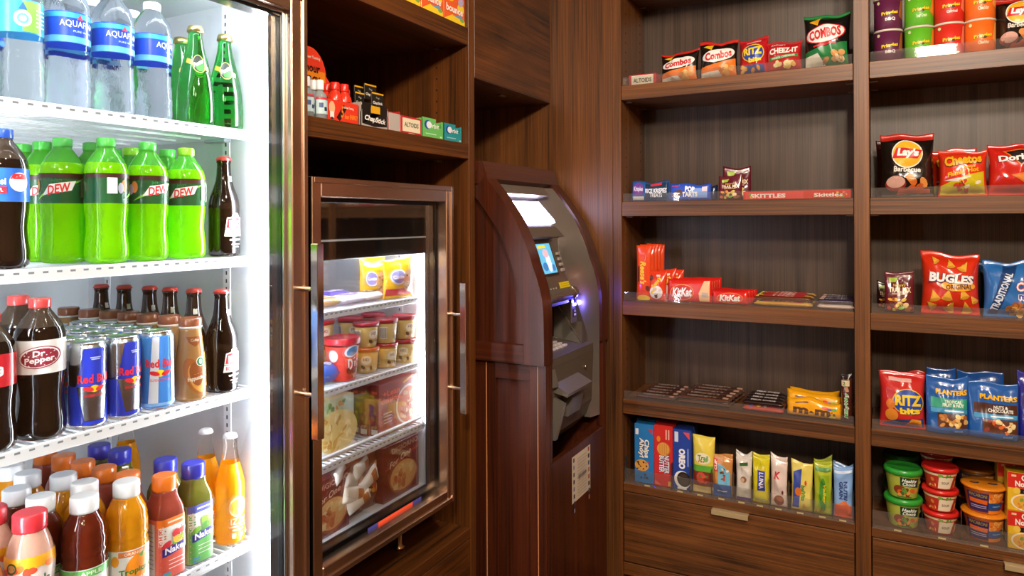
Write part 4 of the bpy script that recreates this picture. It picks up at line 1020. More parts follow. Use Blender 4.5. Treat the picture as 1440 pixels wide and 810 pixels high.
# shift neighbours apart so that no two bottles share the same spot
bpy.context.view_layer.update()
shelves = {}
for o in CIRC: shelves.setdefault(min(range(4), key=lambda i: abs(CSH[i]-o.location.z)), []).append(o)
for sh in shelves.values():
    P = [[o.location.x, o.location.y, RAD[o.name]] for o in sh]; wt = [.12 if p[0] > -1.168 else 1.0 for p in P]
    for it in range(1500):
        mv = False
        for i in range(len(P)):
            for j in range(i):
                dx, dy = P[i][0]-P[j][0], P[i][1]-P[j][1]; d = math.hypot(dx, dy) or 1e-6; g = P[i][2]+P[j][2]-d
                if g > 0:
                    mv = True; ux, uy = dx/d, dy/d; s_ = wt[i]+wt[j]
                    P[i][0] += ux*g*wt[i]/s_; P[i][1] += uy*g*wt[i]/s_; P[j][0] -= ux*g*wt[j]/s_; P[j][1] -= uy*g*wt[j]/s_
        for p in P: p[0] = max(-1.655+p[2], min(SX-p[2]+.004, p[0])); p[1] = max(FY0+.02+p[2], min(FY1-.0025-p[2], p[1]))
        if not mv: break
    for o, p in zip(sh, P): o.location.x, o.location.y = p[0], p[1]

# ================================================================== things in the freezer
def ffloor(i): return (FSH[i] if i < 3 else IZ0)+.0006
def fpos(px, X, i): return (X, lw(px, HOR, X).y, ffloor(i))
def wof(px0, px1, X, py=HOR): return lw(px1, py, X).y-lw(px0, py, X).y
# top shelf: yellow ice-cream sandwich pouches, flat wrapped bars
def cookie_art(p, w, h):
    p.rect(0, h*.16, w*.92, h*.2, '#c8283a'); p.ell(-w*.12, h*.56, w*.26, h*.20, '#e9e4f0'); p.ell(-w*.12, h*.56, w*.22, h*.16, '#8a86c4'); p.text('Cookie', -w*.12, h*.56, w*.38, h*.09, '#f7f4f8', 0, .03); p.ell(w*.26, h*.44, w*.22, h*.28, '#c59a72'); p.blobs(w*.26, h*.44, w*.25, h*.35, 8, .003, ['#5a3420'], 2); p.rect(0, h*.05, w*.9, h*.06, '#f0c21e')
PG = 'yellow ice cream pouches in the freezer'
def fz_bag(label, px0, px1, X, i, h, col, art, seed, rz=70, d=.03, group=None, name='ice_cream_pouch', cat='pouch', **k):
    w = wof(px0, px1, X); l = lw((px0+px1)/2, HOR, X)
    return bag(name, label, cat, (X, l.y, ffloor(i)), rot(rz), w, h, d, foil(col), art, seed=seed, group=group, nu=14, nv=16, **k)
fz_bag('yellow ice cream pouch nearest the lit freezer wall', 542, 577, -1.096, 0, .098, '#e8b41c', cookie_art, 1, 80, .028, PG)
fz_bag('yellow ice cream pouch with a white front panel, left of the pair', 509, 536, -1.135, 0, .094, '#dfae24', cookie_art, 2, 74, .028, PG)
fz_bag('yellow ice cream pouch tucked behind the pair', 512, 540, -1.19, 0, .106, '#e2b022', cookie_art, 3, 80, .026, PG)
def bar_art(c1, c2, word):
    def f(p, w, h): p.rect(0, h*.5, w*.66, h*.6, c1); p.text(word, 0, h*.5, w*.5, h*.34, c2, 0, .03, .2)
    return f
def flat_bar(name, label, loc, rz, L, wd, th, col, art=None, seed=0, group=None, cat='ice cream bar', pitch=0.0, **k):
    """wrapped bar lying on its back"""
    t = bag(name, label, cat, (loc[0], loc[1], loc[2]+th*.5+.0012), rz, L, wd, th, foil(col), art, 'bar', seed, .09, group=group, nu=16, nv=10, **k)
    t.rotation_euler = (-math.pi/2+pitch, 0, rz); return t
IB = 'wrapped ice cream bars lying on the top freezer shelf'
def lie(y, x, i=0, up=0.0): return (x, y, ffloor(i)+up)
spots = [(1.125, -1.10, '#d8a45a', '#f4ead8', '#8a4a1e', 'tan wrapped ice cream bar lying at the freezer shelf front'), (1.20, -1.105, '#caa06a', '#e9d0a0', '#7a3c18', 'tan wrapped ice cream bar beside the white ones'), (1.285, -1.10, '#e6e0ee', '#8a72b4', '#f6f3fa', 'white and purple wrapped ice cream bar at the shelf front'), (1.36, -1.102, '#efe9e4', '#3a3030', '#f0ece6', 'white and black wrapped ice cream bar near the yellow pouches')]
for k, (y, x, c0, c1, c2, lb) in enumerate(spots): flat_bar('ice_cream_bar', lb, lie(y, x), rot(90+4*(k-1)), .078, .052, .022, c0, bar_art(c1, c2, 'ICE'), k+3, IB)
for k, (y, x, c0, c1) in enumerate(((1.15, -1.175, '#5a4a9a', '#e6e0f2'), (1.235, -1.18, '#e9e6f2', '#5a4ab0'), (1.32, -1.178, '#6a5ab4', '#f0eef8'))):
    flat_bar('ice_cream_bar', ['dark purple wrapped bar in the second row on the freezer shelf', 'white wrapped bar with purple print in the second row', 'violet wrapped bar in the second row beside the pouches'][k], lie(y, x), rot(90), .08, .056, .024, c0, bar_art(c1, c0, 'BAR'), k+11, IB)
# second shelf: ice cream cups in stacks of two
CUPP = [(.80, 0), (.82, .02), (.98, .86), (1.0, .90)]
def tub(name, label, loc, rz, r, h, col, lid, art, group=None, cat='ice cream cup', prof=CUPP, liftp=.0006):
    t = thing(name, label, cat, loc, rz, group); P = scaleprof(prof, r, h*.9)
    MB().lathe(P, col, 28).build('cup', t)
    MB().lathe([(r*1.0, h*.84), (r*1.07, h*.85), (r*1.07, h*.97), (r*1.02, h), (r*.96, h), (r*.94, h*.975), (r*.4, h*.97)], lid, 32).build('lid', t)
    if art: p = Print(cylmap(P), .006, liftp); art(p, r, h); p.build(t)
    return t
def hd_art(p, r, h):
    p.ell(0, h*.52, .014, .011, '#f1e6cc'); p.text('HD', 0, h*.55, .014, .007, '#7a4a2a', 0, .02); p.blobs(0, h*.22, .026, .010, 5, .005, ['#4a2414', '#e9d9b4', '#6a3a20'], 3); p.rect(-r*1.5, h*.45, .022, h*.5, '#efeae0')
    for k in range(8): p.rect(-r*1.5-.009+.0026*k, h*.45, .0012, h*.42, '#4a4640')
CUP = card('#d9b76a'); REDL = plastic('#a31f2c')
ICG = 'small ice cream cups with red lids in the freezer'
uw = tub('ice_cream_cup', 'cream ice cream cup with red lid, upper of the right-hand stack by the freezer wall', (0, 0, 0), 0, .030, .060, CUP, REDL, hd_art, ICG)
cols_ = [(568, -1.107, 'right-hand stack by the freezer wall'), (541, -1.112, 'middle stack'), (514, -1.118, 'stack beside the tall red cup')]
first = True
for ci, (px, X, nmx) in enumerate(cols_):
    for lv in (0, 1):
        l = fpos(px, X, 1); loc = (l[0], l[1], l[2]+lv*.0615); lb = 'cream ice cream cup with red lid, %s of the %s' % (('lower', 'upper')[lv], nmx); rz_ = rot([30, 75, 40][ci]+40*lv)
        if first: uw.location = loc; uw.rotation_euler.z = rz_; uw['label'] = lb; first = False
        else: dup(uw, loc, rz_, lb, ICG)
for px, X, lb in ((492, -1.205, 'shaded ice cream cup in the second row, left one'), (524, -1.20, 'shaded ice cream cup in the second row, right one'), (452, -1.24, 'shaded ice cream cup far left in the second freezer row')):
    l = fpos(px, X, 1); dup(uw, l, rot(20), lb, ICG); dup(uw, (l[0], l[1], l[2]+.0615), rot(60), lb.replace('cup', 'cup stacked on top'), ICG)
def dibs_art(p, r, h):
    p.ell(-.002, h*.70, .020, .013, '#e9eef4', .25); p.ell(0, h*.70, .017, .010, '#4a8ac4', .25); p.text('Dibs', .004, h*.42, .036, .026, '#f4efe4', .2, .03, .2); p.text('D', .010, h*.40, .018, .024, '#c81f2c', .2, .04); p.blobs(0, h*.18, .05, .022, 10, .007, ['#8a2a1c', '#e8b48a', '#6a2414'], 6); p.ell(-r*1.25, h*.6, .012, .014, '#e6dfe0')
tub('ice_cream_tub', 'tall red tub of bite-size ice cream with red lid on the second freezer shelf', fpos(480, -1.114, 1), rot(82), .039, .098, card('#cf3626'), plastic('#c22432'), dibs_art)
def blue_art(p, w, h): p.rect(0, h*.65, w*.9, h*.2, '#d8323c'); p.ell(-w*.05, h*.42, w*.28, h*.2, '#e9eef6'); p.ell(w*.25, h*.3, w*.12, h*.14, '#c9d4ea')
flat_bar('frozen_treat_bag', 'blue and red bag of frozen treats lying in front of the red tub', (-1.090, lw(464, HOR, -1.09).y-.008, ffloor(1)), rot(96), .094, .07, .044, '#2f6fd8', blue_art, 5, None, 'bag')
# third shelf: boxed meals
def lean_art(p, w, h):
    p.rect(0, h*.5, w*.99, h*.99, '#8f2a1a'); p.rect(0, h*.16, w*.99, h*.3, '#b04a2c'); p.ell(w*.26, h*.45, w*.34, h*.40, '#e4dcd0'); p.ell(w*.26, h*.45, w*.30, h*.36, '#c4673c')
    p.blobs(w*.26, h*.45, w*.42, h*.5, 40, .007, ['#e0a05a', '#d8b08a', '#b0482c', '#e9c9a0', '#8a3a22'], 8); p.text('+Lean\ncuisine.', -w*.20, h*.74, w*.52, h*.24, '#ff6a2a', .02, .02); p.rect(w*.22, h*.95, w*.25, h*.04, '#d8a83c', .3)
    for k in range(4): p.rect(-w*.3, h*.42-h*.06*k, w*.2, h*.025, '#e6c9b0')
def lean_side(p, w, h): p.rect(0, h*.5, w*.98, h*.98, '#7a2418'); p.blobs(0, h*.32, w*.6, h*.3, 7, .005, ['#9a6a3a', '#b08050', '#7a3a24'], 3); p.rect(0, h*.09, w*.7, h*.1, '#e0d8cc'); p.rect(0, h*.85, w*.6, h*.05, '#c85a2c')
XM = -1.084; y0_, y1_ = lw(530, 309, XM).y, min(1.508, lw(589, 309, XM).y); bw_ = y1_-y0_; hb = lw(586, 525, XM).z-ffloor(2)
for k in range(4):
    X = XM-.030*k; yc = (y0_+y1_)/2
    carton('frozen_meal_box', 'red frozen meal box with pasta plate picture, %s of the upright row' % ['front', 'second', 'third', 'last'][k], 'box', (X, yc-.004*(k % 2), ffloor(2)), rot(90), bw_-.009, hb-.002*k, .027, card('#8a2a1a'), lean_art, lean_side, flap=False, group='upright frozen meal boxes')
def pasta_art(p, w, h):
    p.rect(0, h*.5, w*.99, h*.99, '#cdb98a'); p.rect(0, h*.85, w*.99, h*.28, '#b9bfa0'); p.blobs(-w*.05, h*.86, w*.5, h*.10, 10, .006, ['#4f7a34', '#7a9a4a', '#c98a4a'], 2); p.ell(0, h*.12, w*.55, h*.10, '#e6e1da'); p.ell(0, h*.42, w*.6, h*.36, '#e2c680')
    p.blobs(0, h*.42, w*.75, h*.55, 46, .009, ['#ecd592', '#d8a848', '#f2e2b0', '#c9963c', '#e6c878'], 7, .45)
wp = wof(450, 496, -1.088); carton('frozen_meal_box', 'pale frozen meal box showing creamy pasta, left of the red boxes', 'box', (-1.084, lw(473, HOR, -1.084).y, ffloor(2)), rot(88), wp, lw(497, 550, -1.09).z-ffloor(2), .03, card('#c9b483'), pasta_art, flap=False)
flat_bar('snack_wrapper', 'small red wrapper lying flat before the pasta box', (-1.098, 1.125, ffloor(2)+.001), rot(92), .05, .024, .012, '#d84a3a', None, 2, None, 'wrapper')
# bottom: pizza boxes and a heap of paper wrappers
def pizza_art(p, w, h):
    p.rect(0, h*.5, w*.99, h*.99, '#6e1d16'); p.poly([(-w*.45, h*.55), (w*.48, h*.75), (w*.48, h*.8), (-w*.45, h*.6)], '#a8382a'); p.ell(w*.06, h*.34, w*.40, h*.30, '#a3501f'); p.ell(w*.06, h*.36, w*.37, h*.27, '#dba86a'); p.blobs(w*.06, h*.36, w*.5, h*.36, 26, .009, ['#c9804a', '#e9cf9a', '#b85a34', '#e2b878'], 4)
    p.text('DIGIORNO', w*.1, h*.90, w*.75, h*.10, '#c9a08a', .06, .02); p.text('For One', -w*.04, h*.70, w*.62, h*.11, '#e9d9c4', .22, .01, .3)
X = -1.084; y0_, y1_ = lw(537, 309, X).y, min(1.508, lw(590, 309, X).y); wz = y1_-y0_; hz_ = lw(586, 610, X).z-ffloor(3)
carton('frozen_pizza_box', 'dark red frozen pizza box at the bottom right of the freezer', 'box', (X, (y0_+y1_)/2, ffloor(3)), rot(90), wz, hz_, .05, card('#641a14'), pizza_art, flap=False, group='frozen pizza boxes')
carton('frozen_pizza_box', 'dark red frozen pizza box at the bottom left behind the door frame', 'box', (X, lw(462, HOR, X).y, ffloor(3)), rot(90), wz*.86, hz_*.93, .05, card('#641a14'), pizza_art, flap=False, group='frozen pizza boxes')
carton('frozen_pizza_box', 'dark red frozen pizza box standing behind the white paper wrappers', 'box', (X-.075, lw(515, HOR, X-.075).y, ffloor(3)), rot(90), wz*1.05, hz_, .045, card('#641a14'), pizza_art, flap=False, group='frozen pizza boxes')
rn = random.Random(3)
HG = 'wrapped snacks heaped at the freezer bottom'
hp = [('#e9e4da', 486, 640, 'white paper wrapper sticking up at the top of the heap'), ('#ded8cc', 512, 668, 'white paper wrapper lying high on the right of the heap'), ('#e4ded4', 498, 688, 'white paper wrapper in the middle of the heap'), ('#f0ece4', 520, 705, 'bright white paper wrapper low on the right of the heap'), ('#e6dccb', 495, 722, 'long white wrapper slanting down at the heap front'), ('#e9e2d4', 505, 740, 'creamy white wrapper lowest in the heap')]
tops = sorted(hp, key=lambda q: -q[2]); zc = ffloor(3)+.028
for k, (c, px, py, lb) in enumerate(tops):
    y = lw(px, py, -1.085).y; rr = [.4, -.3, .25, -.4, .15, .3][k]
    o = bag('snack_wrapper', lb, 'wrapper', (-1.082-.003*k, y, zc), rot(84+6*k), .075, .030, .018, foil(c), lambda p, w, h: p.rect(w*.22, h*.5, w*.25, h*.8, '#b06a34'), 'bar', k+20, .1, group=HG, nu=14, nv=8)
    o.rotation_euler = (0, -rr*.8, rot(84+6*k)); zc += .0165
for k, (px, c, lb) in enumerate(((494, '#a85a2c', 'orange brown snack pouch peeking out behind the paper wrappers'), (515, '#7a3a20', 'brown snack pouch behind the paper wrappers on the right'))):
    bag('snack_pouch', lb, 'pouch', (-1.108, lw(px, HOR, -1.108).y, ffloor(3)), rot(85), .062, .128, .03, foil(c), lambda p, w, h: p.blobs(0, h*.6, w*.6, h*.5, 8, .009, ['#e0a03c', '#d8642c', '#e9d9b0'], 5), seed=k+31, nu=12, nv=14, group=HG)

# ================================================================== shelf above the freezer
MZ = 1.7115+.0006; MX = XB-.020
def mpos(px, X, z=MZ): return (X, lw(px, 180, X).y, z)
def mw(px0, px1, X): return lw(px1, 180, X).y-lw(px0, 180, X).y
# fabric-softener boxes up on the higher shelf
def bounce_art(p, w, h):
    p.rect(0, h*.5, w*.99, h*.99, '#e8622a'); p.ell(-w*.2, h*.7, w*.2, h*.16, '#f4c52c'); p.ell(w*.3, h*.45, w*.16, h*.13, '#f0d23c'); p.poly([(-w*.5, h*.04), (w*.5, h*.04), (w*.5, h*.16), (-w*.1, h*.22)], '#f4cf2c'); p.poly([(-w*.1, h*.20), (w*.5, h*.16), (w*.3, h*.27)], '#6f9cc4'); p.ell(w*.36, h*.16, w*.10, h*.05, '#7cb04a'); p.ell(w*.3, h*.62, w*.14, h*.10, '#b0a8d0', .5)
    p.text('bounce', 0, h*.36, w*.82, h*.20, '#d8322a', 0, .06); p.text('bounce', 0, h*.365, w*.80, h*.19, '#fbf6ea', 0, .03)
BX_ = XB-.012
for k, (a, b) in enumerate(((624, 653.5), (592.5, 623), (560, 591.5))):
    y0, y1 = lw(a, 25, BX_).y, lw(b, 25, BX_).y
    carton('dryer_sheet_box', ['orange box of dryer sheets with white script, beside the column', 'orange box of dryer sheets in the middle of the high shelf', 'orange box of dryer sheets furthest left on the high shelf'][k], 'box', (BX_, (y0+y1)/2, 2.0336), rot(90), (y1-y0)*.98, .105, .06, card('#e8622a'), bounce_art, flap=False, group='dryer sheet boxes')
# gum boxes, mint box
def orbit_art(c2):
    def f(p, w, h):
        p.ell(-w*.24, h*.66, w*.16, h*.22, '#1f4fa8'); p.ell(-w*.19, h*.66, w*.12, h*.18, '#e8f2fb'); p.text('Orbit', w*.03, h*.64, w*.52, h*.24, '#f4f8f4', 0, .02, .2); p.rect(-w*.1, h*.22, w*.5, h*.05, c2); p.rect(w*.38, h*.13, w*.10, h*.08, c2)
    return f
def open_tray(name, label, px0, px1, ptop, X, col, art, d, group=None, notch=True, inner='#d9b98a'):
    a = mpos(px0, X); b = mpos(px1, X); w = (b[1]-a[1])*.985; h = lw((px0+px1)/2, ptop, X).z-MZ
    t = thing(name, label, 'box', (X, (a[1]+b[1])/2, MZ), rot(90), group); m = MB(); e = .0012
    m.box((-w/2, 0, 0), (w/2, d, e), col); m.box((-w/2, d-e, 0), (w/2, d, h), col); m.box((-w/2, 0, 0), (-w/2+e, d, h*.95), col); m.box((w/2-e, 0, 0), (w/2, d, h*.92), col)
    if notch: m.box((-w/2, 0, 0), (w*.14, e, h), col); m.box((w*.14, 0, 0), (w*.40, e, h*.58), col); m.box((w*.40, 0, 0), (w/2, e, h*.92), col)
    else: m.box((-w/2, 0, 0), (w/2, e, h), col)
    m.build('tray', t); g = MB()
    for k in range(4): g.box((-w*.42, .008+d*.22*k, e), (w*.42, .008+d*.22*k+.012, h*.62), card(inner), .001)
    g.build('gum_pack', t)['kind'] = 'stuff'
    p = Print(planemap(0), .5, .0003); art(p, w, h); p.build(t); return t
open_tray('gum_box', 'teal cut-out display box of gum beside the column', 624, 649.5, 175, MX, card('#2596a0'), orbit_art('#a8dce0'), .09, 'gum display boxes')
open_tray('gum_box', 'green cut-out display box of gum between the mint box and the teal box', 593.5, 623.5, 167, MX, card('#6cc267'), orbit_art('#c9efc4'), .09, 'gum display boxes')
def alt_art(p, w, h): p.rect(0, h*.52, w*.86, h*.74, '#e6d6b4'); p.rect(0, h*.52, w*.82, h*.69, '#eadfc2'); p.text('ALTOIDS', 0, h*.54, w*.68, h*.26, '#4a5a44', 0, .03); p.rect(0, h*.07, w*.3, h*.04, '#e6c9b0')
def carton_m(name, label, px0, px1, ptop, X, d, col, art, **k):
    a = mpos(px0, X); b = mpos(px1, X); return carton(name, label, 'box', (X, (a[1]+b[1])/2, MZ), rot(90), (b[1]-a[1])*.985, lw((px0+px1)/2, ptop, X).z-MZ, d, col, art, **k)
carton_m('mint_box', 'red box with cream label reading ALTOIDS on the shelf over the freezer', 563.5, 593, 164.5, MX, .07, card('#b3202a'), alt_art, flap=False)
# open-fronted red box with a grey flap
a = mpos(546, MX); b = mpos(563, MX); w = (b[1]-a[1])*.98; t = thing('open_box', 'red box with its plain grey end flap showing, next to the mint box', 'box', (MX, (a[1]+b[1])/2, MZ), rot(90)); h = .052
m = MB(); rd = card('#c02028')
m.box((-w/2, .001, 0), (w/2, .07, .0015), rd); m.box((-w/2, .0685, 0), (w/2, .07, h), rd); m.box((-w/2, .001, 0), (-w/2+.0012, .07, h), rd); m.box((w/2-.0012, .001, 0), (w/2, .07, h), rd); m.box((-w/2, .02, h-.0012), (w/2, .07, h), rd); m.build('box_shell', t)
MB().box((-w/2+.001, -.001, .003), (w/2-.001, .001, h*.86), card('#b3aaa4'), .0006).build('end_flap', t)
# lip-balm display
a = mpos(507, MX+.004); b = mpos(546, MX+.004); w = (b[1]-a[1])*.97
t = thing('lip_balm_display', 'black and grey lip balm display with four hanging packs', 'display', (MX+.004, (a[1]+b[1])/2, MZ), rot(90)); hh = .060
m = MB(); g_ = card('#a9a39c'); m.box((-w/2, 0, 0), (w/2, .002, hh*.55), g_); m.box((-w/2, 0, 0), (-w/2+.0015, .05, hh*.9), g_); m.box((w/2-.0015, 0, 0), (w/2, .05, hh*.75), g_); m.box((-w/2, .048, 0), (w/2, .05, hh), g_); m.box((-w/2, 0, 0), (w/2, .05, .0015), g_); m.build('tray', t)
p = Print(planemap(0), .5, .0004); p.poly([(-w*.46, hh*.12), (0, hh*.05), (w*.46, hh*.12), (w*.46, hh*.92), (w*.22, hh*.92), (w*.22, hh*.55), (-w*.15, hh*.55), (-w*.15, hh*.92), (-w*.46, hh*.92)], '#161412')
p.rect(w*.03, hh*.70, w*.34, hh*.28, '#d8a01e'); p.text('ChapStick', w*.02, hh*.30, w*.78, hh*.26, '#f2efe8', -.06, .03, .2); p.build(t)
for k, (px, ptop, X) in enumerate(((531, 131, MX-.004), (521, 119, MX-.030), (506, 130, MX-.030), (505, 121, MX-.046))):
    l = lw(px, ptop, X); pw, ph = (.043, .036) if k < 2 else (.032, .036)
    o = MB().box((-pw/2, 0, 0), (pw/2, .004, ph), card('#15130f'), .0006); c = o.build('balm_pack', t)
    lx, ly = l.y-t.location.y, -(l.x-t.location.x); c.location = (lx, ly, l.z-MZ-ph)
    q = Print(planemap(0), .5, .0003); q.rect(0, ph*.95, pw*.98, ph*.10, '#d8a01e'); q.text('ChapStick', 0, ph*.32, pw*.8, ph*.24, '#e9e6de', 0, .02, .2); q.blobs(0, ph*.66, pw*.3, ph*.1, 4, .002, ['#8a8a7a'], 1); q.mb.build('pack_print', c)
# energy-shot display: printed tray, header card and bottles
XS = MX+.002; a = mpos(459, XS); b = mpos(504.5, XS); w = b[1]-a[1]
t = thing('energy_shot_display', 'orange and red display tray of energy shots with a round header card', 'display', (XS, (a[1]+b[1])/2, MZ), rot(90)); R_ = card('#d8341c'); hh = .046
m = MB(); m.box((-w/2, 0, 0), (w/2, .0015, hh), R_); m.box((w/2-.0015, 0, 0), (w/2, .12, hh*.95), card('#d9b9a4')); m.box((-w/2, 0, 0), (-w/2+.0015, .12, hh), R_); m.box((-w/2, .118, 0), (w/2, .12, .10), R_); m.box((-w/2, 0, 0), (w/2, .12, .0015), R_); m.build('tray', t)
p = Print(planemap(0), .5, .0004); p.poly([(-w*.1, 0.002), (w*.12, hh*.7), (w*.02, hh*.85), (-w*.2, hh*.2)], '#2a1410'); p.text('5', -w*.02, hh*.5, w*.09, hh*.55, '#e8842c', 0, .02, .2); p.text('hour ENERGY', w*.26, hh*.32, w*.42, hh*.22, '#f0962c', 0, .02, .2); p.text('Great Tasting', w*.18, hh*.72, w*.3, hh*.14, '#f4e4d4', 0, .02, .2); p.ell(-w*.34, hh*.62, w*.09, hh*.3, '#e8b08a'); p.rect(-w*.34, hh*.3, w*.12, hh*.3, '#f0e4dc'); p.rect(-w*.34, hh*.14, w*.08, hh*.1, '#3a2a3a'); p.build(t)
# header card
X2 = XS-.115; l1 = lw(455, 68, X2); hc = MB(); zt = lw(440, 66, X2).z-MZ
yc2 = lw(436, 100, X2).y-t.location.y; Wc = .062
pts = [(yc2-Wc, .05), (yc2+Wc+.008, .05), (yc2+Wc+.006, zt*.60), (yc2+Wc*.86, zt*.68)]+[(yc2+Wc*math.cos(q)*.9, zt*.62+(zt*.38)*math.sin(q)) for q in [k*math.pi/14 for k in range(1, 14)]]+[(yc2-Wc*.86, zt*.68)]
hc.prism(pts, 'Y', .1175, .1195, card('#e23c1e')); hcard = hc.build('header_card', t)
p = Print(planemap(.1175), .5, .0003); p.poly([(yc2-Wc, .06), (yc2+Wc+.004, .06), (yc2+Wc+.002, zt*.58), (yc2-Wc, zt*.5)], '#e8b41c'); p.poly([(yc2-Wc*.9, zt*.5), (yc2+Wc*.85, zt*.56), (yc2+Wc*.8, zt*.72), (yc2-Wc*.9, zt*.72)], '#ec8a1e')
p.text('hour', yc2+Wc*.18, zt*.745, Wc*.75, zt*.11, '#1d0f0a', 0, .03, .1); p.text('ENERGY', yc2-Wc*.02, zt*.585, Wc*1.15, zt*.12, '#1d0f0a', 0, .03, .1); p.text('Great Tasting', yc2+Wc*.15, zt*.87, Wc*.8, zt*.045, '#f4e4d4', 0, .01); p.mb.build('card_print', hcard)
SHOT = [(.9, 0), (1, .02), (1, .58), (.92, .66), (.66, .74), (.55, .78), (.55, .82)]
def shot_art(p, r, h): p.rect(0, .3*h, 5*r, .34*h, '#e8b41c'); p.text('5', 0, .42*h, r*.6, .22*h, '#1d0f0a', 0, .03); p.poly([(-r*.8, .1*h), (r*.8, .16*h), (r*.8, .26*h), (-r*.8, .2*h)], '#2a1a14')
sb = None
for k, (px, ptop, X) in enumerate(((484, 123, XS-.022), (471, 119, XS-.024), (460, 111, XS-.05), (486, 130, XS-.06), (474, 119, XS-.085))):
    l = lw(px, 140, X); hh2 = .088
    lb = ['red energy shot bottle at the right end of the display tray', 'red and yellow energy shot bottle second from the right in the tray', 'red energy shot bottle beside the clear pump bottles', 'red energy shot bottle in the back row on the right', 'red energy shot bottle in the back row on the left'][k]
    loc = (l.x, l.y, MZ+.002)
    if sb is None: sb = bottle('energy_shot', lb, 'bottle', loc, rot(74), .0165, hh2, SHOT, plastic('#d8321c'), (.62, .80, plastic('#d8281c'), 1), art=shot_art, group='energy shot bottles')
    else: dup(sb, loc, rot(74-12*k), lb, 'energy shot bottles')
# clear sanitizer bottles in front, cut by the cooler door
SAN = [(.9, 0), (1, .02), (1, .55), (.9, .63), (.55, .70), (.42, .73), (.42, .76)]
def san_art(p, r, h): p.rect(0, .3*h, 2.0*r, .36*h, '#b9d4dc'); p.rect(0, .52*h, 2.2*r, .05*h, '#c83a4a'); p.rect(-r*.3, .34*h, r*.6, .12*h, '#4a5a8a'); p.rect(r*.4, .25*h, r*.5, .1*h, '#2a3a5a')
s0 = None
for k, (px, X) in enumerate(((450, XS-.006), (440, XS-.020), (431, XS-.004))):
    l = lw(px, 140, X); lb = ['small clear hand gel bottle with white cap in front of the energy shots', 'small clear hand gel bottle with white cap, middle one', 'small clear hand gel bottle half hidden by the cooler door frame'][k]; loc = (l.x, l.y, MZ)
    if s0 is None: s0 = bottle('hand_gel_bottle', lb, 'bottle', loc, rot(70), .0145, .082, SAN, liquid('clear_gel', '#b9c4c8', .5, .04), (.55, .74, WCAP, 0), art=san_art, group='clear hand gel bottles', n=20)
    else: dup(s0, loc, rot(80), lb, 'clear hand gel bottles')

# ================================================================== snacks on the back shelves
IY = 2.224
def sb_(name, label, cat, px0, px1, ptop, shelf, d, col, art, Y=IY, zs=None, rz=0.0, tilt=-.10, hs=1.0, **k):
    z = (SHZ+[DRZ])[shelf]+.0006 if zs is None else zs
    cx, w, h = fr(px0, px1, ptop, z, Y)
    return bag(name, label, cat, (cx, Y+d*.5, z), rot(rz), w, h*hs, d, col, art, tilt=tilt, **k)
def sc2(name, label, cat, px0, px1, ptop, shelf, d, col, art, Y=IY, rz=0.0, up=0.0, **k):
    z = (SHZ+[DRZ])[shelf]+.0006+up; cx, w, h = fr(px0, px1, ptop, z, Y)
    return carton(name, label, cat, (cx, Y, z), rot(rz), w*.985, h, d, col, art, **k)
# ---- top shelf, left bay
def alt2(p, w, h): p.rect(0, h*.5, w*.8, h*.8, '#e3d9c4'); p.text('ALTOIDS', 0, h*.45, w*.66, h*.4, '#4a4a44', 0, .03)
sc2('mint_tin', 'flat red and white mint tin alone at the left end of the top shelf', 'tin', 884, 923, 104, 0, .055, card('#b8262c'), alt2, flap=False)
def combo_art(band, low, word='Combos'):
    def f(p, w, h):
        p.poly([(-w*.46, h*.06), (w*.46, h*.06), (w*.46, h*.50), (-w*.46, h*.30)], low); p.poly([(-w*.45, h*.06), (w*.1, h*.06), (w*.0, h*.20), (-w*.45, h*.16)], '#e6dfd4'); p.blobs(w*.22, h*.20, w*.3, h*.16, 7, w*.075, ['#e0a04a', '#e9c07a', '#c9782c'], 4)
        p.ell(0, h*.60, w*.44, h*.17, '#f1ece4', .12); p.ell(0, h*.60, w*.455, h*.185, band, .12) if False else None
        p.text(word, 0, h*.60, w*.72, h*.21, '#c8202c', .12, .05, .05); p.poly([(-w*.40, h*.84), (-w*.12, h*.90), (-w*.18, h*.74)], '#e6b81e')
    return f
BK = foil('#14110f'); RDF = foil('#c4241c')
def comb_col(edge):
    def f_(w, h): return lambda u, v: edge if v > h*.90 else BK
    return f_
SNB = 'snack bags on the top shelf of the left bay'
def twotone(a, b, frac, h): return lambda u, v: a if v > h*frac else b
cx, w, h = fr(925, 981, 72, SHZ[0], IY); 
sb_('snack_bag', 'small black and orange snack bag with white oval, beside the mint tin', 'bag', 925, 981, 72, 0, .05, twotone(RDF, BK, .93, h), combo_art('#14110f', '#e8761c'), seed=1, group=SNB, rz=-4)
cx, w, h = fr(981, 1036, 57, SHZ[0], IY)
sb_('snack_bag', 'black and orange snack bag with red top edge, second from the left', 'bag', 981, 1036, 57, 0, .055, twotone(RDF, BK, .9, h), combo_art('#14110f', '#e8761c'), seed=2, group=SNB, rz=6)
def ritz_art(p, w, h):
    p.ell(0, h*.58, w*.40, h*.24, '#e8c21c'); p.ell(0, h*.58, w*.37, h*.215, '#1f3f9c'); p.text('RITZ', 0, h*.63, w*.66, h*.20, '#f2cf2c', .03, .05); p.text('bits', w*.08, h*.40, w*.45, h*.14, '#f2cf2c', .05, .06); p.rect(0, h*.17, w*.8, h*.18, '#28418f'); p.blobs(-w*.1, h*.18, w*.6, h*.12, 6, w*.08, ['#e0962c', '#e9b45a'], 3); p.rect(w*.02, h*.88, w*.5, h*.05, '#e0a8a0')
sb_('snack_bag', 'red bag of cracker bites with a blue circle, middle of the top shelf', 'bag', 1037, 1079, 53, 0, .052, foil('#b81c24'), ritz_art, seed=3, group=SNB, Y=IY+.006)
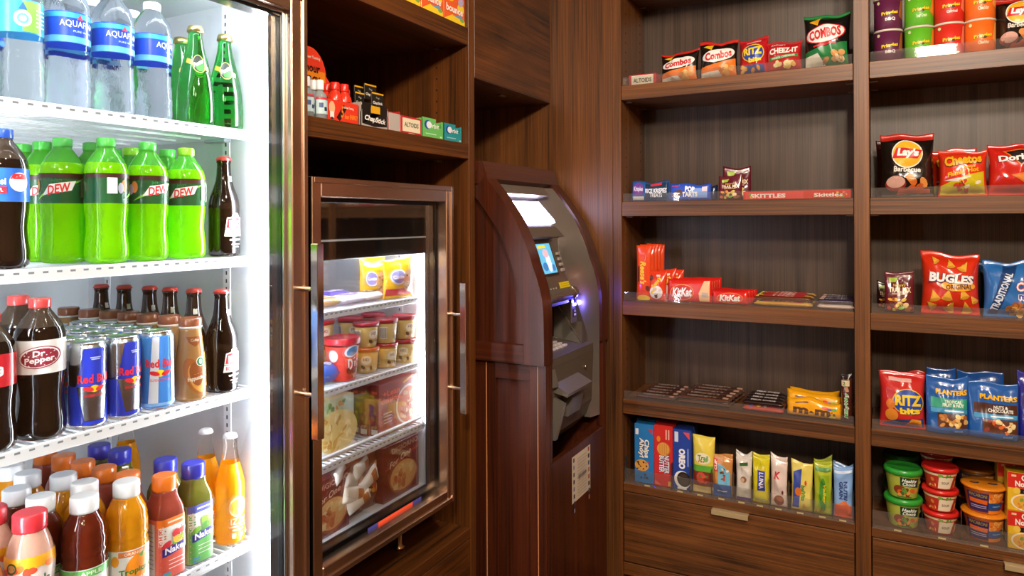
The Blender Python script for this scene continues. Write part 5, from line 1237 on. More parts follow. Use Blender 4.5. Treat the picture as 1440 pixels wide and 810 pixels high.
def chz_art(p, w, h):
    p.text('CHEEZ-IT', 0, h*.68, w*.8, h*.19, '#f4efe6', .06, .04); p.text('White Cheddar', 0, h*.45, w*.75, h*.09, '#e9e6da', .06, .02) if False else None
    p.poly([(-w*.42, h*.38), (w*.42, h*.46), (w*.42, h*.55), (-w*.42, h*.48)], '#3c8a3a'); p.text('WHITE CHEDDAR', 0, h*.468, w*.7, h*.06, '#e9efe0', .08, .02); p.blobs(0, h*.22, w*.75, h*.16, 12, w*.085, ['#ecca7a', '#e2b052', '#f2dca0'], 6); p.text("Kellogg's", -w*.15, h*.86, w*.4, h*.08, '#f0e0da', .1, .01, .3)
sb_('snack_bag', 'red and green bag of cheese crackers beside the big green and black bag', 'bag', 1075, 1127, 57, 0, .055, foil('#b51f24'), chz_art, seed=4, group=SNB)
def cgreen(p, w, h):
    p.poly([(-w*.46, h*.05), (w*.46, h*.05), (w*.46, h*.44), (-w*.46, h*.30)], '#1d7a3a'); p.poly([(-w*.45, h*.05), (w*.0, h*.05), (-w*.15, h*.26), (-w*.45, h*.22)], '#e2dfd0'); p.ell(0, h*.60, w*.445, h*.175, '#c8202c', .13); p.ell(0, h*.60, w*.42, h*.155, '#f1ece4', .13); p.text('COMBOS', 0, h*.605, w*.70, h*.19, '#c8202c', .13, .05, .05); p.rect(0, h*.40, w*.5, h*.035, '#c8202c', .13)
    p.blobs(w*.16, h*.20, w*.4, h*.13, 7, w*.075, ['#d89a5a', '#e9c9a0', '#c98a3c'], 5); p.poly([(-w*.36, h*.86), (-w*.1, h*.93), (-w*.16, h*.76)], '#e6a81e')
cx, w, h = fr(1126, 1197, 14, SHZ[0], IY)
sb_('snack_bag', 'largest bag on the top shelf, black and green with a white oval', 'bag', 1127, 1196, 14, 0, .075, twotone(foil('#1f7a3c'), BK, .94, h), cgreen, seed=5, group=SNB, rz=-6, tilt=-.06)
# ---- second shelf
def rkt_art(p, w, h): p.rect(w*.18, h*.5, w*.6, h*.8, '#12304a'); p.ell(-w*.3, h*.6, w*.15, h*.3, '#6a3a8a'); p.text('RICE KRISPIES\nTREATS', w*.17, h*.42, w*.56, h*.46, '#eef2f8', 0, .03); p.rect(w*.17, h*.85, w*.3, h*.12, '#c8323c'); p.text('Krispies', -w*.3, h*.6, w*.24, h*.26, '#e9e6f2', 0, .02); p.rect(-w*.3, h*.15, w*.3, h*.18, '#d8d2c4')
def bar_up(name, label, px0, px1, ptop, shelf, d, col, art, seed=0, Y=IY, up=0.0, rz=0.0, group=None, cat='snack bar', tilt=-.08, **k):
    z = SHZ[shelf]+.0006+up if shelf < 4 else DRZ+.0006+up; cx, w, h = fr(px0, px1, ptop, z, Y)
    return bag(name, label, cat, (cx, Y+d*.5, z), rot(rz), w, h, d, foil(col), art, 'bar', seed, .06, tilt=tilt, group=group, nu=18, nv=10, **k)
bar_up('cereal_treat', 'dark blue wrapped cereal treat at the left end of the second shelf', 887, 940, 257.5, 1, .026, '#2a5a9c', rkt_art, 2)
def pop_art(p, w, h): p.rect(w*.22, h*.45, w*.4, h*.6, '#7fa4e6'); p.text('POP\nTARTS', 0, h*.52, w*.38, h*.62, '#f4f6fb', 0, .05); p.rect(w*.36, h*.68, w*.12, h*.28, '#e9d4dc'); p.ell(-w*.3, h*.4, w*.14, h*.2, '#5a3a2c', .4); p.text("Kellogg's", -w*.34, h*.85, w*.2, h*.12, '#e0485a', .05, .01, .3)
bar_up('toaster_pastry', 'blue wrapped toaster pastry next to the dark blue cereal treat', 941, 999, 260, 1, .024, '#2f55c0', pop_art, 4, group='wrapped toaster pastries')
bar_up('toaster_pastry', 'navy wrapped pack just showing behind the blue toaster pastry', 950, 1008, 261, 1, .022, '#16284f', None, 5, Y=IY+.034, group='wrapped toaster pastries')
def trail_art(p, w, h):
    p.poly([(-w*.36, h*.86), (-w*.05, h*.88), (-w*.12, h*.76), (-w*.34, h*.74)], '#9cb83a'); p.text('TRAIL MIX', w*.02, h*.56, w*.74, h*.13, '#efe2c4', .02, .03); p.text("Nature's", 0, h*.68, w*.4, h*.07, '#d8c23c', .02, .02); p.rect(0, h*.46, w*.5, h*.03, '#c9a08a')
    p.blobs(0, h*.20, w*.72, h*.26, 26, w*.085, ['#e8a03c', '#8a4a24', '#7cb83a', '#d8c04a', '#5a2c1c', '#e9c48a', '#c8482c'], 8)
TG = 'maroon trail mix pouches'
sb_('trail_mix_pouch', 'maroon trail mix pouch standing on the second shelf', 'pouch', 1009, 1042, 249, 1, .03, foil('#5e1626'), trail_art, style='pouch', seed=3, seal=.10, group=TG, nu=14, nv=16)
sb_('trail_mix_pouch', 'maroon trail mix pouch leaning behind the front one on the second shelf', 'pouch', 1016, 1055, 237, 1, .03, foil('#581424'), trail_art, style='pouch', seed=6, seal=.10, group=TG, Y=IY+.036, rz=12, nu=14, nv=16)
def skit_art(p, w, h): p.rect(-w*.2, h*.5, w*.55, h*.86, '#d8352a'); p.text('SKITTLES', -w*.26, h*.45, w*.34, h*.5, '#f4e9e2', 0, .04); p.text('Skittles', w*.30, h*.45, w*.26, h*.46, '#f4e9e2', 0, .03); p.blobs(w*.42, h*.5, w*.08, h*.5, 8, h*.14, ['#4aa53c', '#e8b41c', '#e8722c', '#8a3a9c'], 3); p.blobs(-w*.44, h*.5, w*.06, h*.5, 5, h*.14, ['#4aa53c', '#e8b41c', '#e8722c'], 5)
sc2('candy_tray', 'long low red candy box filling the right half of the second shelf', 'box', 1044, 1198, 268, 1, .09, ink('#d23a2c', .15, .6), skit_art, flap=False)
# ---- third shelf: chocolate
def reese_art(p, w, h): p.text("Reese's", 0, h*.50, h*.42, w*.42, '#f2c21c', -R90, .04, .25); p.rect(-w*.32, h*.48, w*.12, h*.28, '#5a2412'); p.ell(0, h*.035, w*.42, h*.06, '#f0c420'); p.ell(w*.3, h*.22, w*.14, h*.05, '#6a2c16', .4)
CB = 'orange peanut butter cup packs standing on end'
cx, w, h = fr(890, 911, 346, SHZ[2], IY)
for k in range(5):
    bag('chocolate_pack', ['tall orange chocolate pack standing in front with yellow script', 'tall orange chocolate pack, second in the standing row', 'tall orange chocolate pack, third in the standing row', 'tall orange chocolate pack, fourth in the standing row', 'tall orange chocolate pack at the back of the standing row'][k], 'chocolate', (cx+.007+.0035*k, IY+.014+.026*k, SHZ[2]+.0006), 0, w*1.02, h*(1+.004*k), .018, foil('#e4461c'), reese_art if k == 0 else None, seed=k+1, seal=.035, wr=.5, tilt=-.03, group=CB, nu=10, nv=20)
def reese2_art(p, w, h): p.ell(0, h*.28, w*.34, h*.22, '#f1ece4', .2); p.blobs(0, h*.26, w*.5, h*.26, 10, w*.09, ['#f4efe8', '#e8c23c', '#5a2c14', '#d8d4cc'], 4); p.text("Reese's", 0, h*.60, w*.66, h*.16, '#f2c21c', .9, .05, .2); p.ell(-w*.30, h*.75, w*.13, h*.1, '#6a3018'); p.rect(w*.1, h*.84, w*.2, h*.07, '#e9d9c9')
for k, (a, b, tp, Y, lb) in enumerate(((908, 936, 381, IY+.002, 'small orange candy pouch with white swirl in front of the standing packs'), (922, 949, 380, IY+.030, 'small orange candy pouch second behind the swirl one'), (934, 960, 379, IY+.058, 'small orange candy pouch third behind the swirl one'))):
    sb_('chocolate_pouch', lb, 'chocolate', a, b, tp, 2, .024, foil('#dc3a1c'), reese2_art, seed=k+11, Y=Y, group='small orange candy pouches', nu=12, nv=16, wr=.8)
def kk_art(p, w, h): p.ell(-w*.16, h*.42, w*.27, h*.36, '#e8962c', .05); p.ell(-w*.16, h*.42, w*.255, h*.33, '#c81a18', .05); p.text('KitKat', -w*.15, h*.42, w*.46, h*.42, '#7a0f10', .04, .07, .2); p.text('KitKat', -w*.155, h*.43, w*.45, h*.40, '#f6f2ee', .04, .04, .2); p.poly([(w*.24, h*.05), (w*.46, h*.05), (w*.46, h*.93), (w*.34, h*.93), (w*.22, h*.42)], '#e9bc8c'); p.rect(w*.36, h*.34, w*.14, h*.22, '#b9a8a0')
KG = 'red wafer bars standing on edge'
for k in range(5): bar_up('wafer_bar', 'red wafer chocolate bar on edge, %s of the left stack' % ['front', 'second', 'third', 'fourth', 'last'][k], 938+3.2*k, 1000+3.4*k, 394-.8*k, 2, .016, '#d4241c', kk_art if k < 1 else (lambda p, w, h: p.rect(w*.38, h*.5, w*.16, h*.8, '#e0b088')), 3+k, IY+.004+.026*k, group=KG, wr=.5)
def kk2_art(p, w, h): p.ell(0, h*.45, w*.36, h*.4, '#e8962c', .03); p.ell(0, h*.45, w*.345, h*.37, '#c81a18', .03); p.text('KitKat', 0, h*.45, w*.58, h*.48, '#f6f2ee', .03, .04, .2)
for k in range(4): bar_up('wafer_bar', 'red wafer chocolate bar on edge, %s of the right stack' % ['front', 'second', 'third', 'last'][k], 1001+3.4*k, 1052+4.0*k, 409.5-.8*k, 2, .016, '#d0201c', kk2_art if k < 1 else None, 13+k, IY+.004+.026*k, group=KG, wr=.5)
# boxed gold bars, dark blue bars
def flatpack(name, label, px0, px1, shelf, Y0, th, dep, col, art, seed, cat='chocolate', up=0.0, group=None, rz=0.0):
    z = SHZ[shelf]+.0006+up; a = bw(px0, 430, Y0).x; b = bw(px1, 430, Y0).x
    t = bag(name, label, cat, ((a+b)/2, Y0, z+th*.5+.0012), rot(rz), b-a, dep, th, foil(col), art, 'bar', seed, .07, group=group, nu=18, nv=8, wr=.8); t.rotation_euler = (-R90, 0, rot(rz)); return t
def gold_art(p, w, h): p.rect(0, h*.5, w*.7, h*.75, '#b3242c'); p.text('TWIX', 0, h*.5, w*.4, h*.55, '#f4ead8', 0, .05, .2); p.rect(-w*.44, h*.5, w*.05, h*.8, '#f0cc5a')
GG2 = 'gold and brown caramel bars lying flat'
for r_ in range(4):
    for l_ in range(2): flatpack('caramel_bar', 'gold and red caramel bar, row %s of the flat pile, %s layer' % (['nearest', 'second', 'third', 'farthest'][r_], ['lower', 'upper'][l_]), 1060+2.6*r_, 1143+1.5*r_, 2, IY+.006+.037*r_, .0145, .034, '#c9952c' if (r_+l_) % 2 == 0 else '#5a2c16', gold_art, r_*2+l_, up=.017*l_, group=GG2)
def aj_art(p, w, h): p.text('ALMOND JOY', 0, h*.5, w*.6, h*.5, '#e6ddd6', 0, .04); p.rect(-w*.38, h*.5, w*.12, h*.7, '#d8b0a0')
for r_ in range(4):
    for l_ in range(2): flatpack('coconut_bar', '%s wrapped bar at the right end of the chocolate shelf, %s row' % (['pink and white', 'dark violet'][l_], ['first', 'second', 'third', 'fourth'][r_]), 1149+2*r_, 1202-.3*r_, 2, IY+.006+.037*r_, .013, .034, ['#c9b0a8', '#2e2440'][l_], aj_art, r_+30+5*l_, up=.0155*l_, group='wrapped bars at the right end of the chocolate shelf')
# ---- fourth shelf
def hersh(p, w, h): p.rect(0, h*.5, w*.72, h*.7, '#3a2118'); p.text("HERSHEY'S", -w*.05, h*.5, w*.55, h*.5, '#a8988c', 0, .04); p.rect(w*.40, h*.5, w*.1, h*.6, '#c9a08a')
HGp = 'brown chocolate bars lying in flat stacks'
for s_, (p0, p1, lbs) in enumerate(((893, 948, 'left'), (952, 1026, 'right'))):
    for r_ in range(5):
        for l_ in range(1 if s_ == 0 else 2): flatpack('chocolate_bar', 'brown chocolate bar in the %s flat stack, row %s from the front%s' % (lbs, ['one', 'two', 'three', 'four', 'five'][r_], ['', ', upper layer'][l_]), p0+5.4*r_, p1+5.0*r_, 3, IY+.010+.038*r_, .011, .035, '#4a2a1c' if r_ % 2 else '#5a3524', hersh, r_+40+9*s_+3*l_, up=.0135*l_, group=HGp)
def raisin(p, w, h): p.rect(0, h*.5, w*.7, h*.7, '#2a1512'); p.text('MILK DUDS', 0, h*.5, w*.6, h*.5, '#e2dcd4', 0, .04)
for r_ in range(4):
    for l_ in range(2): flatpack('candy_bar', 'dark candy bar with white letters beside the yellow pouches, row %s, %s' % (['one', 'two', 'three', 'four'][r_], ['below', 'on top'][l_]), 1043+3.2*r_, 1101+1.6*r_, 3, IY+.008+.038*r_, .015, .035, ['#b8463c', '#231412'][l_], raisin if l_ else (lambda p, w, h: p.blobs(0, h*.5, w*.6, h*.5, 8, h*.2, ['#e8b41c', '#3a6ac0', '#e9d9c4'], 2)), r_+60+5*l_, up=.018*l_, group='dark candy bars beside the yellow pouches')
def mm_art(p, w, h): p.text("m", -w*.24, h*.36, w*.28, h*.36, '#5a3420', -.04, .05); p.text("m", w*.16, h*.33, w*.28, h*.36, '#5a3420', -.04, .05); p.text('&', -w*.04, h*.33, w*.09, h*.13, '#5a3420', 0, .04); p.text("'s", w*.35, h*.33, w*.07, h*.22, '#5a3420', 0, .02); p.rect(-w*.22, h*.78, w*.24, h*.06, '#6a3a1c'); p.ell(w*.20, h*.66, w*.06, h*.09, '#d8302a'); p.ell(w*.28, h*.60, w*.05, h*.08, '#2f62c0'); p.ell(w*.36, h*.63, w*.05, h*.09, '#4aa53c'); p.ell(w*.33, h*.13, w*.06, h*.09, '#f2e23c')
for k, (a, b, tp, Y) in enumerate(((1106, 1184, 566, IY+.002), (1106, 1184, 559, IY+.045), (1110, 1180, 553, IY+.088))):
    bar_up('candy_pouch', 'yellow candy pouch with brown letters, %s of three' % ['front', 'middle', 'back'][k], a, b, tp, 3, .036, '#eda512', mm_art, 70+k, Y, group='yellow candy pouches', cat='candy', tilt=-.12)
def mw_art(p, w, h): p.rect(-w*.1, h*.80, w*.7, h*.12, '#d9c79c'); p.text('2', -w*.22, h*.80, w*.2, h*.08, '#3c7a3a', 0, .04); p.rect(w*.0, h*.68, w*.3, h*.1, '#b07a5a', .3); p.text('MilkyWay', 0, h*.36, h*.52, w*.42, '#f0ece0', R90, .08, .2); p.text('MilkyWay', 0, h*.36, h*.50, w*.36, '#3f9a3c', R90, .03, .2)
cx, w, h = fr(1185, 1207, 525, SHZ[3], IY)
sb_('candy_bar', 'brown candy bar standing upright against the shelf divider', 'candy', 1182, 1199, 525, 3, .022, twotone(foil('#1c1411'), foil('#4a1f18'), .86, h), mw_art, seed=8, seal=.06, tilt=-.02, nu=10, nv=18)
# ---- fifth shelf: cookie boxes and bars in acrylic holders
def ca_art(p, w, h):
    p.text('Chips\nAhoy!', -w*.02, h*.60, h*.34, w*.62, '#14245a', -R90, .09, .05); p.text('Chips\nAhoy!', -w*.02, h*.60, h*.335, w*.58, '#f4f2ee', -R90, .04, .05); p.ell(-w*.12, h*.30, w*.36, h*.10, '#d8a050'); p.blobs(-w*.12, h*.30, w*.5, h*.13, 12, w*.045, ['#4a2814', '#5a3018'], 3); p.blobs(0, h*.13, w*.4, h*.08, 6, w*.05, ['#4a2814'], 5); p.poly([(w*.2, h*.93), (w*.44, h*.93), (w*.44, h*.84)], '#d8303a'); p.rect(-w*.36, h*.87, w*.16, h*.10, '#e6ecf4'); p.rect(w*.22, h*.36, w*.08, h*.02, '#d8303a')
def nb_art(p, w, h):
    p.ell(w*.02, h*.615, w*.36, h*.115, '#b9702a'); p.ell(0, h*.62, w*.33, h*.105, '#e2a04a'); 
    for k in range(4): p.rect(-w*.18+w*.12*k, h*.62, w*.03, h*.17, '#c98234')
    p.text('NUTTER\nBUTTER', w*.05, h*.37, h*.30, w*.58, '#2a2a8a', -R90, .09); p.text('NUTTER\nBUTTER', w*.05, h*.37, h*.295, w*.54, '#f2ecec', -R90, .03); p.rect(w*.3, h*.86, w*.06, h*.16, '#f0c9b9'); p.rect(w*.16, h*.86, w*.06, h*.16, '#f0c9b9'); p.ell(-w*.25, h*.78, w*.1, h*.05, '#e88a2c'); p.poly([(-w*.45, h*.02), (-w*.1, h*.02), (-w*.45, h*.1)], '#e86a5a'); p.rect(w*.35, h*.06, w*.16, h*.08, '#e8c24a')
def or_art(p, w, h):
    p.text('OREO', 0, h*.52, h*.34, w*.36, '#f4f4f8', -R90, .06); p.rect(w*.33, h*.55, w*.07, h*.3, '#8aa0d8'); p.rect(-w*.3, h*.88, w*.2, h*.17, '#d9e0ee'); p.poly([(w*.05, h*.97), (w*.42, h*.97), (w*.42, h*.85)], '#d8505a'); p.ell(w*.02, h*.17, w*.44, h*.15, '#efeeea', .3); p.ell(w*.10, h*.18, w*.37, h*.125, '#2a211e', .3); p.ell(w*.10, h*.18, w*.28, h*.095, '#3f342e', .3); p.rect(0, h*.025, w*.5, h*.03, '#e6e4e0')
BOXG = 'cookie boxes standing on the lowest shelf'
for a, b, tp, c, ar, lb in ((892, 919.5, 597, '#1f78c0', ca_art, 'tall light blue cookie box at the left end of the lowest shelf'), (919.5, 946, 599, '#cf2520', nb_art, 'tall red cookie box between the two blue ones'), (946, 972, 605, '#1c3f9c', or_art, 'tall dark blue cookie box with a dark sandwich cookie')):
    sc2('cookie_box', lb, 'box', a, b, tp, 4, .038, card(c), ar, Y=IY+.004, group=BOXG)
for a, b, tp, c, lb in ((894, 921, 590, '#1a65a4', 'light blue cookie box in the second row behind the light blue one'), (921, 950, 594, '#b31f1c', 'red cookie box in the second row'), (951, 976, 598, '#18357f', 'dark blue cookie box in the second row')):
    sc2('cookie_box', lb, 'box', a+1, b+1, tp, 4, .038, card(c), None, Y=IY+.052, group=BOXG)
def tro_art(p, w, h): p.ell(0, h*.62, w*.36, h*.10, '#efe9c8'); p.text('Trail', 0, h*.635, w*.5, h*.08, '#3c8a3a', .04, .03); p.blobs(0, h*.58, w*.4, h*.03, 8, w*.05, ['#d8642c', '#7cb83a'], 2); p.rect(0, h*.44, w*.92, h*.12, '#5fae3c'); p.rect(0, h*.26, w*.92, h*.26, '#7a2c20'); p.ell(-w*.08, h*.28, w*.22, h*.10, '#c84a34'); p.blobs(0, h*.26, w*.6, h*.16, 8, w*.07, ['#d8603c', '#8a2c1c', '#3f7a2c'], 6); p.rect(0, h*.06, w*.9, h*.11, '#e2c98a')
sb_('fruit_snack_pouch', 'yellow and green snack pouch right of the cookie boxes', 'pouch', 972, 1004, 616, 4, .03, foil('#e6d050'), tro_art, seed=4, seal=.05, tilt=-.03, nu=14, nv=18, wr=.7)
def clif_art(p, w, h): p.rect(-w*.34, h*.75, w*.2, h*.3, '#d8402c'); p.text('CLIF', -w*.34, h*.75, h*.24, w*.14, '#f4efe8', R90, .04); p.poly([(-w*.2, h*.3), (w*.4, h*.3), (w*.4, h*.6), (w*.1, h*.75), (-w*.2, h*.8)], '#6fb6d4'); p.blobs(w*.1, h*.55, w*.4, h*.3, 9, w*.07, ['#8a4a2c', '#5a3a2c', '#c8402c', '#e9d9c4'], 4); p.rect(0, h*.15, w*.9, h*.3, '#2f5aa4'); p.rect(0, h*.14, w*.5, h*.03, '#d8e0ee')
BR = 'energy bars standing upright in acrylic holders'
def upbar(label, a, b, tp, c, art, seed, n=2, **k):
    short = ' '.join(label.split()[:7])
    for j in range(n):
        sb_('energy_bar', label if j == 0 else short+', %s behind the front one' % ['', 'first', 'second'][j], 'snack bar', a, b, tp-2.5*j, 4, .018, foil(c), art if j == 0 else None, seed=seed+j*3, seal=.06, tilt=-.03, Y=IY+.003+.030*j, group=BR, nu=12, nv=20, wr=2.2, **k)
upbar('tan and blue energy bar with a climber picture and red letters', 1001, 1030, 641, '#c98a4a', clif_art, 5)
def kind_art(p, w, h): p.rect(0, h*.86, w*.5, h*.08, '#3a6a3c'); p.ell(0, h*.50, w*.2, h*.07, '#8a5230'); p.ell(-w*.06, h*.48, w*.12, h*.05, '#c9a070'); p.rect(-w*.12, h*.7, w*.05, h*.18, '#b0a8a0'); p.rect(0, h*.04, w*.92, h*.06, '#5a3a86')
upbar('silvery white nut bar between the tan bar and the yellow bar', 1034, 1057, 645, '#d6cdc2', kind_art, 9, 3)
def luna_art(p, w, h): p.rect(w*.02, h*.50, w*.46, h*.44, '#3a3f9c'); p.text('LUNA', w*.02, h*.50, h*.36, w*.28, '#f2f0f6', -R90, .03); p.rect(0, h*.08, w*.6, h*.05, '#d8e0a0')
upbar('bright yellow bar with a blue label reading LUNA', 1057.5, 1082, 644, '#d6c81c', luna_art, 13)
def spk_art(p, w, h): p.text('K', -w*.1, h*.66, w*.42, h*.16, '#c8303a', .1, .04, .3); p.rect(-w*.26, h*.40, w*.07, h*.3, '#d8b0b0'); p.ell(w*.0, h*.13, w*.3, h*.11, '#8a4a34'); p.ell(w*.05, h*.16, w*.2, h*.05, '#b06a48'); p.ell(w*.22, h*.3, w*.06, h*.05, '#7a2c34')
upbar('pale pink and white cereal bar with a red letter, right of the yellow bar', 1083, 1107, 646, '#e2cfc6', spk_art, 17, 2)
def bel_art(p, w, h): p.poly([(-w*.46, h*.05), (-w*.15, h*.05), (w*.0, h*.9), (-w*.4, h*.8)], '#3a4fa4'); p.text('belVita', w*.06, h*.40, h*.34, w*.2, '#4a8a3c', -R90, .03, .1); p.ell(-w*.18, h*.42, w*.16, h*.10, '#d8742c'); p.ell(w*.18, h*.62, w*.05, h*.05, '#d8402c'); p.ell(w*.1, h*.12, w*.08, h*.05, '#c9a050')
upbar('cream and blue breakfast biscuit pack', 1112, 1143, 657, '#e2d066', bel_art, 21, 2)
def nv_art(p, w, h): p.poly([(-w*.3, h*.15), (w*.4, h*.15), (w*.36, h*.8), (-w*.2, h*.8)], '#8fae1e'); p.ell(w*.0, h*.40, w*.2, h*.34, '#3f8a2c'); p.text('Valley', w*.08, h*.42, h*.4, w*.2, '#f0c82c', -R90, .03, .2); p.rect(0, h*.9, w*.85, h*.08, '#4a8a3a'); p.blobs(-w*.2, h*.07, w*.4, h*.06, 5, w*.06, ['#b85a2c', '#e0b060'], 2)
upbar('green and yellow granola bar with green oval', 1144, 1170, 655, '#b4bf34', nv_art, 25, 3)
def ng_art(p, w, h): p.rect(0, h*.14, w*.9, h*.26, '#d8582c'); p.poly([(-w*.4, h*.26), (w*.4, h*.26), (w*.1, h*.36)], '#e0722c'); p.text('NUTRI', w*.12, h*.56, h*.36, w*.2, '#2a3a7a', -R90, .03); p.text('GRAIN', -w*.12, h*.56, h*.36, w*.2, '#2a3a7a', -R90, .03); p.rect(0, h*.92, w*.9, h*.05, '#c9d8ec')
upbar('light blue cereal bar with dark blue letters at the right end', 1171.5, 1200, 661, '#86ade0', ng_art, 29, 3)
# acrylic holder with dividers
def holder(x0, x1, z, h, hs, xs, label, y=YB+.006, dep=.026):
    t = thing('acrylic_holder', label, 'display holder', ((x0+x1)/2, y, z))
    MB().box((x0, y, z+.0004), (x1, y+.0022, z+h), ACR, .0004).build('front_wall', t, True)
    for x in xs: MB().box((x-.0006, y+.003, z+.0004), (x+.0006, y+dep, z+hs), ACR).build('divider', t, True)
    MB().box((x0, y-.003, z+.0002), (x1, y-.0004, z+.007), acrylic('price_rail'), .0008).build('price_rail', t, True)
    for a_, b_ in zip(xs, xs[1:]):
        x = (a_+b_)/2; MB().box((x-.009, y-.0036, z+.0014), (x+.009, y-.003, z+.0058), ink('#b9a878', .4)).build('price_tag', t, True)
    return t
holder(LX0+.004, LX1-.003, DRZ, .048, .085, [LX0+.006]+[bw(q, 690, IY).x for q in (945.5, 972, 1001.5, 1031.5, 1057.3, 1082.5, 1109.5, 1143.5, 1170.8)]+[LX1-.005], 'clear acrylic holder with dividers along the lowest left shelf')
holder(RX0+.003, RX1-.003, DRZ, .048, .085, [RX0+.006]+[bw(q, 720, IY+.03).x for q in (1296, 1350, 1412)]+[RX1-.005], 'clear acrylic holder along the lowest right shelf before the meal cups')

# ================================================================== right-hand bay
# crisp cans, two high
PCAN = [(.97, 0), (1, .01), (1, .945)]
def pr_art(word, wc, acc):
    def f(p, r, h):
        p.text('Pringles', .003, h*.47, r*1.25, h*.15, '#2a1a10', .12, .08, .1); p.text('Pringles', .003, h*.475, r*1.22, h*.14, '#f0cf1c', .12, .04, .1); p.text(word, r*.12, h*.29, r*.72, h*.11, wc, .05, .03); p.poly([(r*.75, h*.38), (r*1.2, h*.25), (r*1.3, h*.9), (r*.95, h*.85)], acc); p.ell(-r*.75, h*.82, r*.12, h*.05, '#cfe0a0', .5)
    return f
PRG = 'small crisp cans stacked two high on the top shelf'
def crisp(label, px, lv, col, word, wc, acc):
    Y = IY+.034; x = bw(px, 80, Y).x; r = .0355; h = bw(1328, 33, IY).z-SHZ[0]-.004; h = .0905
    t = thing('crisp_can', label, 'can', (x, Y, SHZ[0]+.0006+lv*(h+.0006)), rot(2), PRG); P = scaleprof(PCAN, r, h)
    MB().lathe(P, card(col), 32).build('can_body', t); MB().lathe([(r*1.0, h*.93), (r*1.045, h*.935), (r*1.045, h*.985), (r*1.0, h), (r*.6, h)], plastic('#d6cdbb'), 32).build('lid', t)
    p = Print(cylmap(P), .006, .0005); pr_art(word, wc, acc)(p, r, h); p.build(t); return t
for px, col, word, wc, acc, nm in ((1249, '#5c1740', 'BBQ', '#efe6ea', '#a0522c', 'dark purple'), (1292.5, '#5cb11c', 'Sour Cream', '#d8ecb4', '#e08a2c', 'green'), (1334.5, '#cf2414', 'Original', '#f4e4dc', '#e07a5a', 'red'), (1378, '#ea6a12', 'Cheddar', '#f6dcb4', '#f0a04a', 'orange')):
    for lv in (0, 1): crisp('%s crisp can, %s of its stack' % (nm, ['lower', 'upper'][lv]), px, lv, col, word, wc, acc)
def lays_art(p, w, h):
    p.ell(0, h*.66, w*.30, h*.22, '#efe9dc', -.05); p.ell(0, h*.66, w*.275, h*.20, '#f0b42a', -.05); p.poly([(-w*.29, h*.60), (w*.20, h*.58), (w*.29, h*.72), (-w*.20, h*.76)], '#c8202a'); p.text("Lay's", .002, h*.668, w*.42, h*.16, '#f6f2ec', -.06, .05, .15); p.text('Barbecue', 0, h*.42, w*.52, h*.085, '#e9e4d8', -.06, .03); p.ell(-w*.22, h*.20, w*.2, h*.11, '#8a2a20'); p.ell(-w*.22, h*.23, w*.18, h*.09, '#d8a898'); p.blobs(w*.18, h*.22, w*.26, h*.20, 6, w*.09, ['#d8722c', '#c85a24', '#e0924a'], 3); p.poly([(-w*.2, h*.05), (w*.42, h*.06), (w*.42, h*.12), (-w*.15, h*.13)], '#c85a3c')
CHB = 'chip bags in the right-hand bay'
def lays(label, a, b, tp, shelf, seed, **k):
    cx, w, h = fr(a, b, tp, SHZ[shelf], IY); return sb_('chip_bag', label, 'bag', a, b, tp, shelf, .085, twotone(foil('#b3281c'), foil('#17120f'), .88, h), lays_art, seed=seed, group=CHB, **k)
lays('black and red barbecue chip bag at the right edge of the top shelf', 1400, 1470, -10, 0, 3, tilt=-.05)
lays('black barbecue chip bag with red top and round yellow logo, second shelf', 1237, 1316, 187, 1, 4)
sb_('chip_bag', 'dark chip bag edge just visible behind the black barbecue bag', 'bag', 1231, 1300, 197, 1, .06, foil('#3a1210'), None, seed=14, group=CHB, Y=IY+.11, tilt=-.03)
def chee_art(p, w, h):
    p.poly([(-w*.46, h*.04), (w*.44, h*.04), (w*.44, h*.50), (w*.1, h*.42), (-w*.46, h*.22)], '#c9b81c'); p.poly([(-w*.4, h*.32), (w*.2, h*.40), (-w*.1, h*.28)], '#e8dcd0'); p.blobs(w*.08, h*.20, w*.55, h*.20, 12, w*.06, ['#d8482c', '#c8321c', '#e8a03c', '#e2dcc4', '#7a2a1c'], 4, .6)
    p.text('Cheetos', 0, h*.76, w*.80, h*.25, '#1c120e', .16, .09, .05); p.text('Cheetos', 0, h*.765, w*.78, h*.225, '#f0a818', .16, .05, .05); p.text('CRUNCHY', w*.12, h*.60, w*.30, h*.055, '#e8d23c', .16, .03); p.text("Flamin' Hot", 0, h*.49, w*.68, h*.10, '#f0b41c', .22, .04, .2)
sb_('chip_bag', 'red and yellow cheese puff bag with bold yellow script, second shelf', 'bag', 1320, 1392, 208, 1, .075, foil('#d8341a'), chee_art, seed=5, group=CHB, rz=-3)
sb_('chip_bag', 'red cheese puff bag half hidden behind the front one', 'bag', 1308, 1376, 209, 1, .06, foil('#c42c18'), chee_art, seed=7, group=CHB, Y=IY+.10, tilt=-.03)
def dor_art(p, w, h): p.poly([(-w*.25, h*.86), (w*.45, h*.86), (w*.06, h*.52)], '#e8741c'); p.poly([(-w*.20, h*.84), (w*.40, h*.84), (w*.06, h*.55)], '#1c1210'); p.text('Doritos', w*.04, h*.70, w*.78, h*.15, '#1c1210', .05, .09); p.text('Doritos', w*.04, h*.70, w*.76, h*.135, '#efe9e4', .05, .04); p.poly([(-w*.12, h*.36), (w*.3, h*.42), (w*.22, h*.14)], '#d8742c'); p.poly([(-w*.05, h*.34), (w*.26, h*.38), (w*.2, h*.2)], '#e08a3c')
sb_('chip_bag', 'red tortilla chip bag cut off by the right edge, second shelf', 'bag', 1391, 1475, 198, 1, .085, foil('#c4241a'), dor_art, seed=8, group=CHB)
